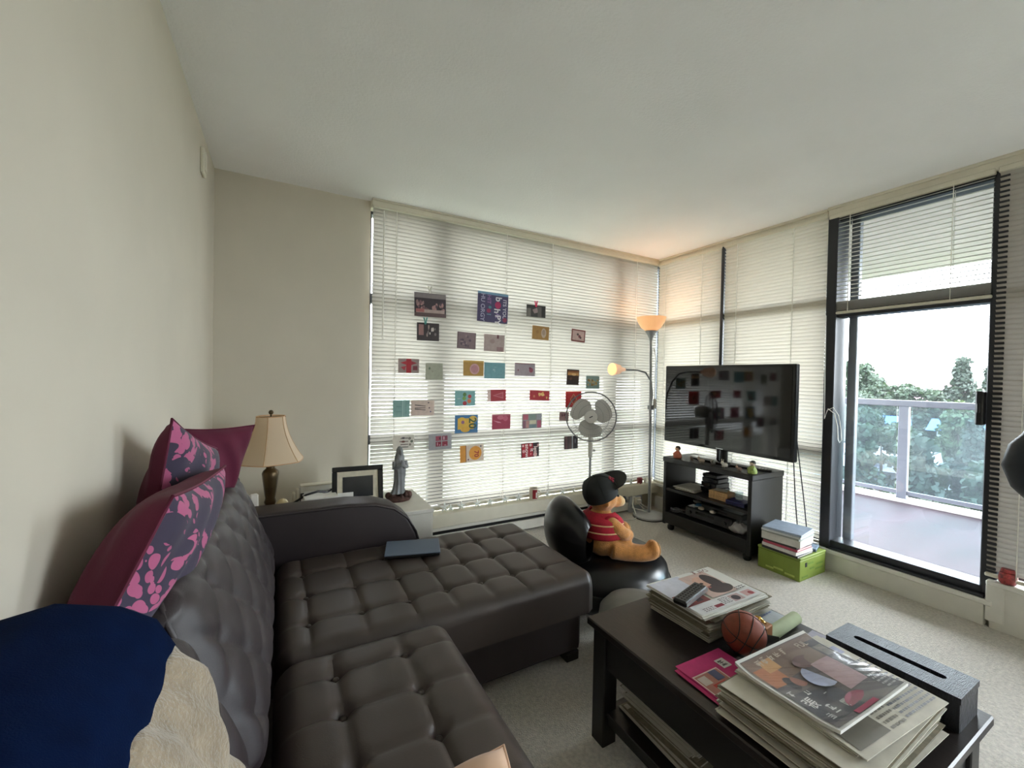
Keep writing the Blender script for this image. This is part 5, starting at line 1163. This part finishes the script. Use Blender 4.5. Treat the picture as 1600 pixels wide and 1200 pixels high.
# ================================================================== things on the window sill
M_crys = translucent('clear_acrylic', (236, 240, 240), .6, (250, 252, 252), .1)
def star(label, x, s):
    o = thing('crystal_star', label, 'ornament', (x, 2.915, .2555), random.uniform(-.3, .3), 'clear ornaments along the sill')
    c = Vector((0, 0, .032 * s))
    for k in range(5):
        t = PI / 2 + 2 * PI * k / 5; d = Vector((math.cos(t), 0, math.sin(t)))
        part(o, 'point', MB().tube([c + d * .006 * s, c + d * .018 * s, c + d * .036 * s], [.0085 * s, .0075 * s, .001], 4), M_crys)
    part(o, 'core', MB().ball(c, (.010 * s, .008 * s, .010 * s), 8, 6), M_crys)
sx = [.932, 1.065, 1.115, 1.199, 1.33, 1.439, 1.575, 1.698, 1.978, 2.137, 2.254, 2.42, 2.60, 2.839, 2.938]
for k, x in enumerate(sx):
    star(ORD[k] + ' clear star ornament from the left in the row along the window sill', x, (1.0, 1.15, .8, 1.0, 1.0, .9, 1.05, 1.0, .85, .9, .8, .9, .85, .95, 1.0)[k])
cw = thing('wire_string', 'thin dark wire joining the clear ornaments on the sill', 'wire', (0, 2.925, .2555))
part(cw, 'wire', MB().tube([(x, .006, .016 + .006 * math.sin(k * 2.1)) for k, x in enumerate(np.linspace(.85, 2.96, 40))], .0014, 5), pr((110, 110, 108)), True)
mu_ = thing('mug', 'red and white mug on the window sill', 'mug', (1.838, 2.912, .2555), -.6)
part(mu_, 'body', MB().lathe([(.033, 0), (.036, .004), (.036, .095), (.032, .095), (.032, .008), (.001, .008)], 28), pm('cream_ceramic', (214, 204, 190), .3, var=.03), True)
part(mu_, 'red_panel', MB().grid(lambda a, b: (.0367 * math.cos(-1.75 + 1.2 * a), .0367 * math.sin(-1.75 + 1.2 * a), .012 + .075 * b), 10, 1), pr((150, 30, 40)), True)
part(mu_, 'white_motif', MB().grid(lambda a, b: (.0371 * math.cos(-.98 + .3 * a), .0371 * math.sin(-.98 + .3 * a), .02 + .045 * b), 4, 1), pr((230, 220, 214)), True)
part(mu_, 'handle', MB().tube([(.034, .006, .075), (.056, .012, .07), (.058, .012, .035), (.034, .006, .025)], .005, 8), pm('cream_ceramic', (214, 204, 190)), True)
def tooth(label, x, y, col, hh):
    t = thing('tooth_ornament', label, 'ornament', (x, y, .2555), .3)
    part(t, 'crown', MB().lathe([(.020, .022), (.027, .035), (.028, .05), (.022, .058), (.010, .055), (.001, .053)], 18), pm('glaze_%d' % col[1], col, .3, var=.05), True)
    for (dx, dy) in ((.012, .012), (-.012, .012), (.012, -.012), (-.012, -.012)): part(t, 'root', MB().tube([(dx, dy, .03), (dx * 1.3, dy * 1.3, 0)], [.011, .005], 8), pm('glaze_%d' % col[1], col), True)
tooth('crimson tooth-shaped ornament at the corner end of the sill', 3.055, 2.918, (140, 52, 62), 1)
bt = thing('white_bell', 'small white bell ornament beside the crimson one', 'ornament', (3.135, 2.918, .2555))
part(bt, 'body', MB().lathe([(.022, 0), (.02, .02), (.015, .038), (.006, .05), (.001, .052)], 16), M_white, True); part(bt, 'knob', MB().ball((0, 0, .055), .005, 8, 6), M_white, True)
gp = thing('green_ornament', 'small yellow-green ornament on the corner sill beside the television stand', 'ornament', (3.265, 2.60, .2505))
part(gp, 'body', MB().lathe([(.018, 0), (.02, .03), (.012, .05), (.001, .055)], 12), pr((150, 176, 90)), True); part(gp, 'lid', MB().ball((0, 0, .057), .007, 8, 6), pr((120, 150, 70)), True)
rj = thing('red_jar', 'small red and white patterned jar on the sill right of the door', 'jar', (3.262, .615, .2505))
part(rj, 'body', MB().lathe([(.024, 0), (.031, .008), (.033, .035), (.028, .058), (.020, .062)], 20), pm('red_pattern', (150, 56, 56), .4, var=.55, nscale=55), True)
part(rj, 'lid', MB().lathe([(.024, .062), (.026, .066), (.022, .078), (.001, .080)], 20), pm('red_pattern', (150, 56, 56)), True)

# ================================================================== cabinet behind the armrest and what stands on it
cb = thing('side_cabinet', 'low white cabinet between the sofa armrest and the window', 'cabinet', (-.33, 2.40, 0))
part(cb, 'body', MB().bar((0, 0, 0), (1.13, .46, .445), .004), M_white); part(cb, 'top', MB().bar((-.0, -.01, .445), (1.14, .465, .470), .004), M_white)
for k in range(2): 
    dr = part(cb, 'drawer', MB().bar((1.13, .015, .03 + k * .21), (1.142, .445, .225 + k * .21), .003), M_white)
    part(dr, 'knob', MB().ball((1.15, .23, .13 + k * .21), .010, 10, 8), M_chrome, True)
CZ = .4705
tl = thing('table_lamp', 'unlit bronze table lamp with a cream bell shade', 'lamp', (-.045, 2.66, CZ))
M_brz = pm('antique_bronze', (86, 72, 50), .3, metal=.75, var=.15, nscale=10)
part(tl, 'base', MB().lathe([(.065, 0), (.068, .008), (.060, .02), (.030, .03), (.022, .05)], 28), M_brz, True)
part(tl, 'stem', MB().lathe([(.020, .045), (.030, .075), (.024, .095), (.028, .12), (.038, .20), (.042, .235), (.036, .25), (.022, .262), (.022, .275), (.042, .305)], 8), M_brz, True)
part(tl, 'rod', MB().cyl((0, 0, .30), (0, 0, .565), .005, n=8), M_brz)
part(tl, 'finial', MB().ball((0, 0, .572), .013, 12, 8), M_brz, True)
M_shade = translucent('silk_shade', (222, 200, 172), .3, (232, 210, 178), .7)
def shade(a, b):
    k = b; r = .072 + .085 * (1 - k) ** 1.9 + .012 * (1 - k); n = 6; t = 2 * PI * a; f = math.cos(PI / n) / math.cos((t % (2 * PI / n)) - PI / n); rr = r * (.4 + .6 * f) / .98
    return (rr * math.cos(t + .35), rr * math.sin(t + .35), .305 + .245 * k)
sh_ = part(tl, 'shade', MB().grid(shade, 72, 18), M_shade, True)
for k in range(6): part(sh_, 'rib', MB().tube([Vector(shade((k) / 6 + 1e-4, b)) * 1.0 for b in np.linspace(0, 1, 10)], .0025, 5), pr((196, 160, 120)), True)
part(sh_, 'trim', MB().tube([shade(a, 0) for a in np.linspace(0, 1, 49)[:-1]], .003, 5, closed=True).tube([shade(a, 1) for a in np.linspace(0, 1, 49)[:-1]], .003, 5, closed=True), pr((206, 166, 126)), True)
part(tl, 'spider', MB().tube([(-.072, 0, .548), (.072, 0, .548)], .002, 5), M_brz)
pf = thing('photo_frame', 'black digital photo frame with a note tucked in its corner', 'picture frame', (.405, 2.56, CZ), rot=(-.16, 0, math.radians(-3)))
W, Hf = .285, .250
for (a, b) in (((-W/2, 0, 0), (W/2, .018, .028)), ((-W/2, 0, Hf - .028), (W/2, .018, Hf)), ((-W/2, 0, .028), (-W/2 + .028, .018, Hf - .028)), ((W/2 - .028, 0, .028), (W/2, .018, Hf - .028))): part(pf, 'frame_bar', MB().bar(a, b, .003), M_blackpl)
part(pf, 'mat_board', MB().bar((-W/2 + .025, .008, .025), (W/2 - .025, .012, Hf - .025)), pr((206, 198, 176)))
part(pf, 'screen', MB().bar((-.085, .0065, .070), (.085, .009, .190)), pm('dark_screen', (46, 48, 50), .25, var=.05))
part(pf, 'note', MB().grid(lambda a, b: (-.112 + .085 * a, .004 - .004 * a * b, .03 + .072 * b), 4, 4), M_paper, label='white paper note')
part(pf, 'easel', MB().box((0, .045, .07), (.06, .005, .15), mat=RX(.0)), M_blackpl)
# statue
sta = thing('statue', 'grey statue of a robed praying figure on a brown rocky base', 'statue', (.66, 2.64, CZ), .15)
sta.scale = (.92, .92, 1.05)
M_stone = pm('grey_glaze', (124, 126, 128), .5, var=.15, nscale=25)
def robe(a, b):
    t = 2 * PI * a; z = .045 + .215 * b
    prof = np.interp(b, [0, .12, .35, .6, .75, .88, 1.0], [.052, .040, .036, .039, .043, .038, .018]); fold = 1 + (.10 * (1 - b) + .02) * math.sin(9 * t + 5 * b) + .03 * math.sin(4 * t - 7 * b)
    return (prof * fold * math.cos(t) - .006 + .012 * math.sin(b * 3), prof * .75 * fold * math.sin(t), z)
rb = part(sta, 'robe', MB().grid(robe, 48, 24), M_stone, True)
part(sta, 'head', MB().ball((.004, -.006, .292), (.017, .019, .024), 14, 10), M_stone, True)
part(sta, 'veil', MB().lathe([(.036, .225), (.034, .255), (.025, .285), (.023, .305), (.012, .322), (.001, .325)], 24, (.004, .006, 0), 1, .8), M_stone, True)
part(sta, 'arms', MB().tube([(-.036, .0, .235), (-.042, -.012, .20), (-.022, -.034, .205), (.0, -.040, .222)], [.013, .014, .012, .009], 10).tube([(.044, .0, .235), (.050, -.012, .20), (.028, -.034, .205), (.004, -.040, .222)], [.013, .014, .012, .009], 10), M_stone, True)
hn = part(sta, 'hands', MB().tube([(-.003, -.042, .210), (-.002, -.046, .232), (0, -.046, .248)], [.007, .007, .003], 8).tube([(.005, -.042, .210), (.004, -.046, .232), (.002, -.046, .248)], [.007, .007, .003], 8), M_stone, True)
part(sta, 'face', MB().ball((.004, -.022, .291), (.010, .006, .015), 10, 8), M_stone, True)
bm_ = MB(); rg = random.Random(4)
for k in range(26):
    t = rg.uniform(0, 2 * PI); r = rg.uniform(.02, .07); bm_.ball((r * 1.15 * math.cos(t), r * .75 * math.sin(t), rg.uniform(.016, .040)), rg.uniform(.014, .022), 9, 6)
bm_.lathe([(.075, 0), (.085, .012), (.06, .03), (.001, .034)], 20, sx=1.05, sy=.75)
part(sta, 'rock_base', bm_, pm('brown_rock', (76, 50, 44), .7, var=.3, nscale=60), True, label='brown rocky base with roses')
# clutter by the lamp
wbx = thing('white_box', 'white boxy adapter standing against the wall behind the papers', 'box', (.235, 2.79, CZ), .02)
part(wbx, 'case', MB().bar((-.13, -.02, 0), (.13, .03, .115), .006), M_white); part(wbx, 'ridge', MB().bar((-.13, -.025, .112), (.13, .035, .122), .004), M_trim)
for k in range(2): part(wbx, 'side_flap', MB().bar((-.15 - .018 * k, -.02, 0), (-.135 - .018 * k, .03, .10 - .02 * k), .004), M_trim)
rk = thing('letter_rack', 'black wire letter rack with envelopes', 'rack', (.20, 2.68, CZ), .05)
for k in range(3): part(rk, 'wire_frame', MB().tube([(-.09, -.02 + .03 * k, 0), (-.09, -.02 + .03 * k, .085), (.09, -.02 + .03 * k, .095), (.09, -.02 + .03 * k, 0)], .004, 6), M_blackpl, True)
part(rk, 'base', MB().bar((-.092, -.025, 0), (.092, .045, .006), .002), M_blackpl)
for k in range(2): part(rk, 'envelope', MB().box((.0, -.005 + .03 * k, .055), (.15, .004, .085)), M_paper)
z = CZ
for k in range(9):
    th = .0125 if k < 8 else .004
    mb = MB().bar((-.085, -.055, 0), (.085, .055, th), .002)
    solo('note_pad', ORD[k] + ' white note pad from the bottom of the pile before the letter rack' if k < 8 else 'loose white sheet on top of the note pads', 'paper', mb, M_paper, (.20 + random.uniform(-.012, .012), 2.555 + random.uniform(-.008, .008), z), random.uniform(-.2, .2), 'note pads behind the armrest'); z += th + .0006
solo('charger_cable', 'black charger cable curling over the papers', 'cable', MB().tube([(-.16, -.02, .02), (-.12, .0, .07), (-.06, -.03, .115), (0, -.02, .125), (.05, .0, .11), (.10, .03, .13), (.14, .05, .06), (.15, .06, .01)], .006, 6), M_blackpl, (.19, 2.60, CZ), smooth=True)
ph_ = thing('cordless_phone', 'white cordless phone standing beside the table lamp', 'phone', (-.115, 2.56, CZ), .2)
part(ph_, 'cradle', MB().bar((-.03, -.03, 0), (.035, .03, .03), .006), M_blackpl); part(ph_, 'handset', MB().box((0, 0, .085), (.042, .02, .13), .008, mat=RX(-.12)), M_white)
rp_ = thing('red_pot', 'small red pot at the lamp foot behind the armrest', 'pot', (-.07, 2.47, CZ))
part(rp_, 'body', MB().lathe([(.020, 0), (.030, .01), (.035, .085), (.031, .085), (.027, .015), (.001, .015)], 18), pr((176, 36, 60)), True); part(rp_, 'rim', MB().lathe([(.034, .080), (.038, .084), (.036, .090), (.032, .088)], 18), pr((196, 60, 84)), True)
bl_ = thing('glass_bulb', 'small cream glass float right of the lamp stem', 'ornament', (.015, 2.585, CZ)); part(bl_, 'globe', MB().ball((0, 0, .075), .03, 14, 10), pm('cream_glass', (196, 180, 140), .25, var=.05), True); part(bl_, 'foot', MB().lathe([(.024, 0), (.02, .02), (.012, .046)], 14), M_brz, True)

# ================================================================== dark jacket hanging at the right edge
cs = thing('coat_stand', 'dark coat stand just outside the right edge', 'coat stand', (2.29, .12, 0))
part(cs, 'base', MB().lathe([(.17, 0), (.17, .02), (.03, .04), (.02, .07)], 28), M_black, True); part(cs, 'pole', MB().cyl((0, 0, .05), (0, 0, 1.55), .016, n=12), M_black, True)
for k in range(4):
    t = k * PI / 2 + .4; part(cs, 'hook', MB().tube([(0, 0, 1.42), (.08 * math.cos(t), .08 * math.sin(t), 1.44), (.11 * math.cos(t), .11 * math.sin(t), 1.50)], .008, 6), M_black, True)
jk = thing('jacket', 'dark navy padded jacket sleeve poking in at the right edge', 'jacket', (2.29, .12, 0))
M_jk = pm('dark_padded_nylon', (20, 28, 38), .6, var=.15, nscale=20, sheen=.1)
def torso(a, b):
    t = 2 * PI * a; z = .62 + .76 * b; r = np.interp(b, [0, .1, .5, .85, 1], [.15, .165, .15, .13, .05]); q = 1 + .05 * math.sin(b * 40) + .04 * math.sin(5 * t)
    return (r * q * math.cos(t) * .8, r * q * math.sin(t), z)
part(jk, 'torso', MB().grid(torso, 36, 40), M_jk, True)
pth = [(-.01, .07, 1.31), (-.04, .11, 1.24), (-.075, .16, 1.16), (-.115, .215, 1.07), (-.135, .245, 1.00), (-.125, .205, .93), (-.11, .15, .86), (-.10, .10, .80)]
part(jk, 'sleeve', MB().tube([p for i in range(len(pth) - 1) for p in (pth[i], tuple((Vector(pth[i]) + Vector(pth[i + 1])) / 2))] + [pth[-1]], [.066 + .008 * (i % 2) for i in range(15)], 16), M_jk, True)
part(jk, 'cuff', MB().tube([(-.10, .12, .825), (-.085, .07, .765)], .055, 14), M_jk, True)
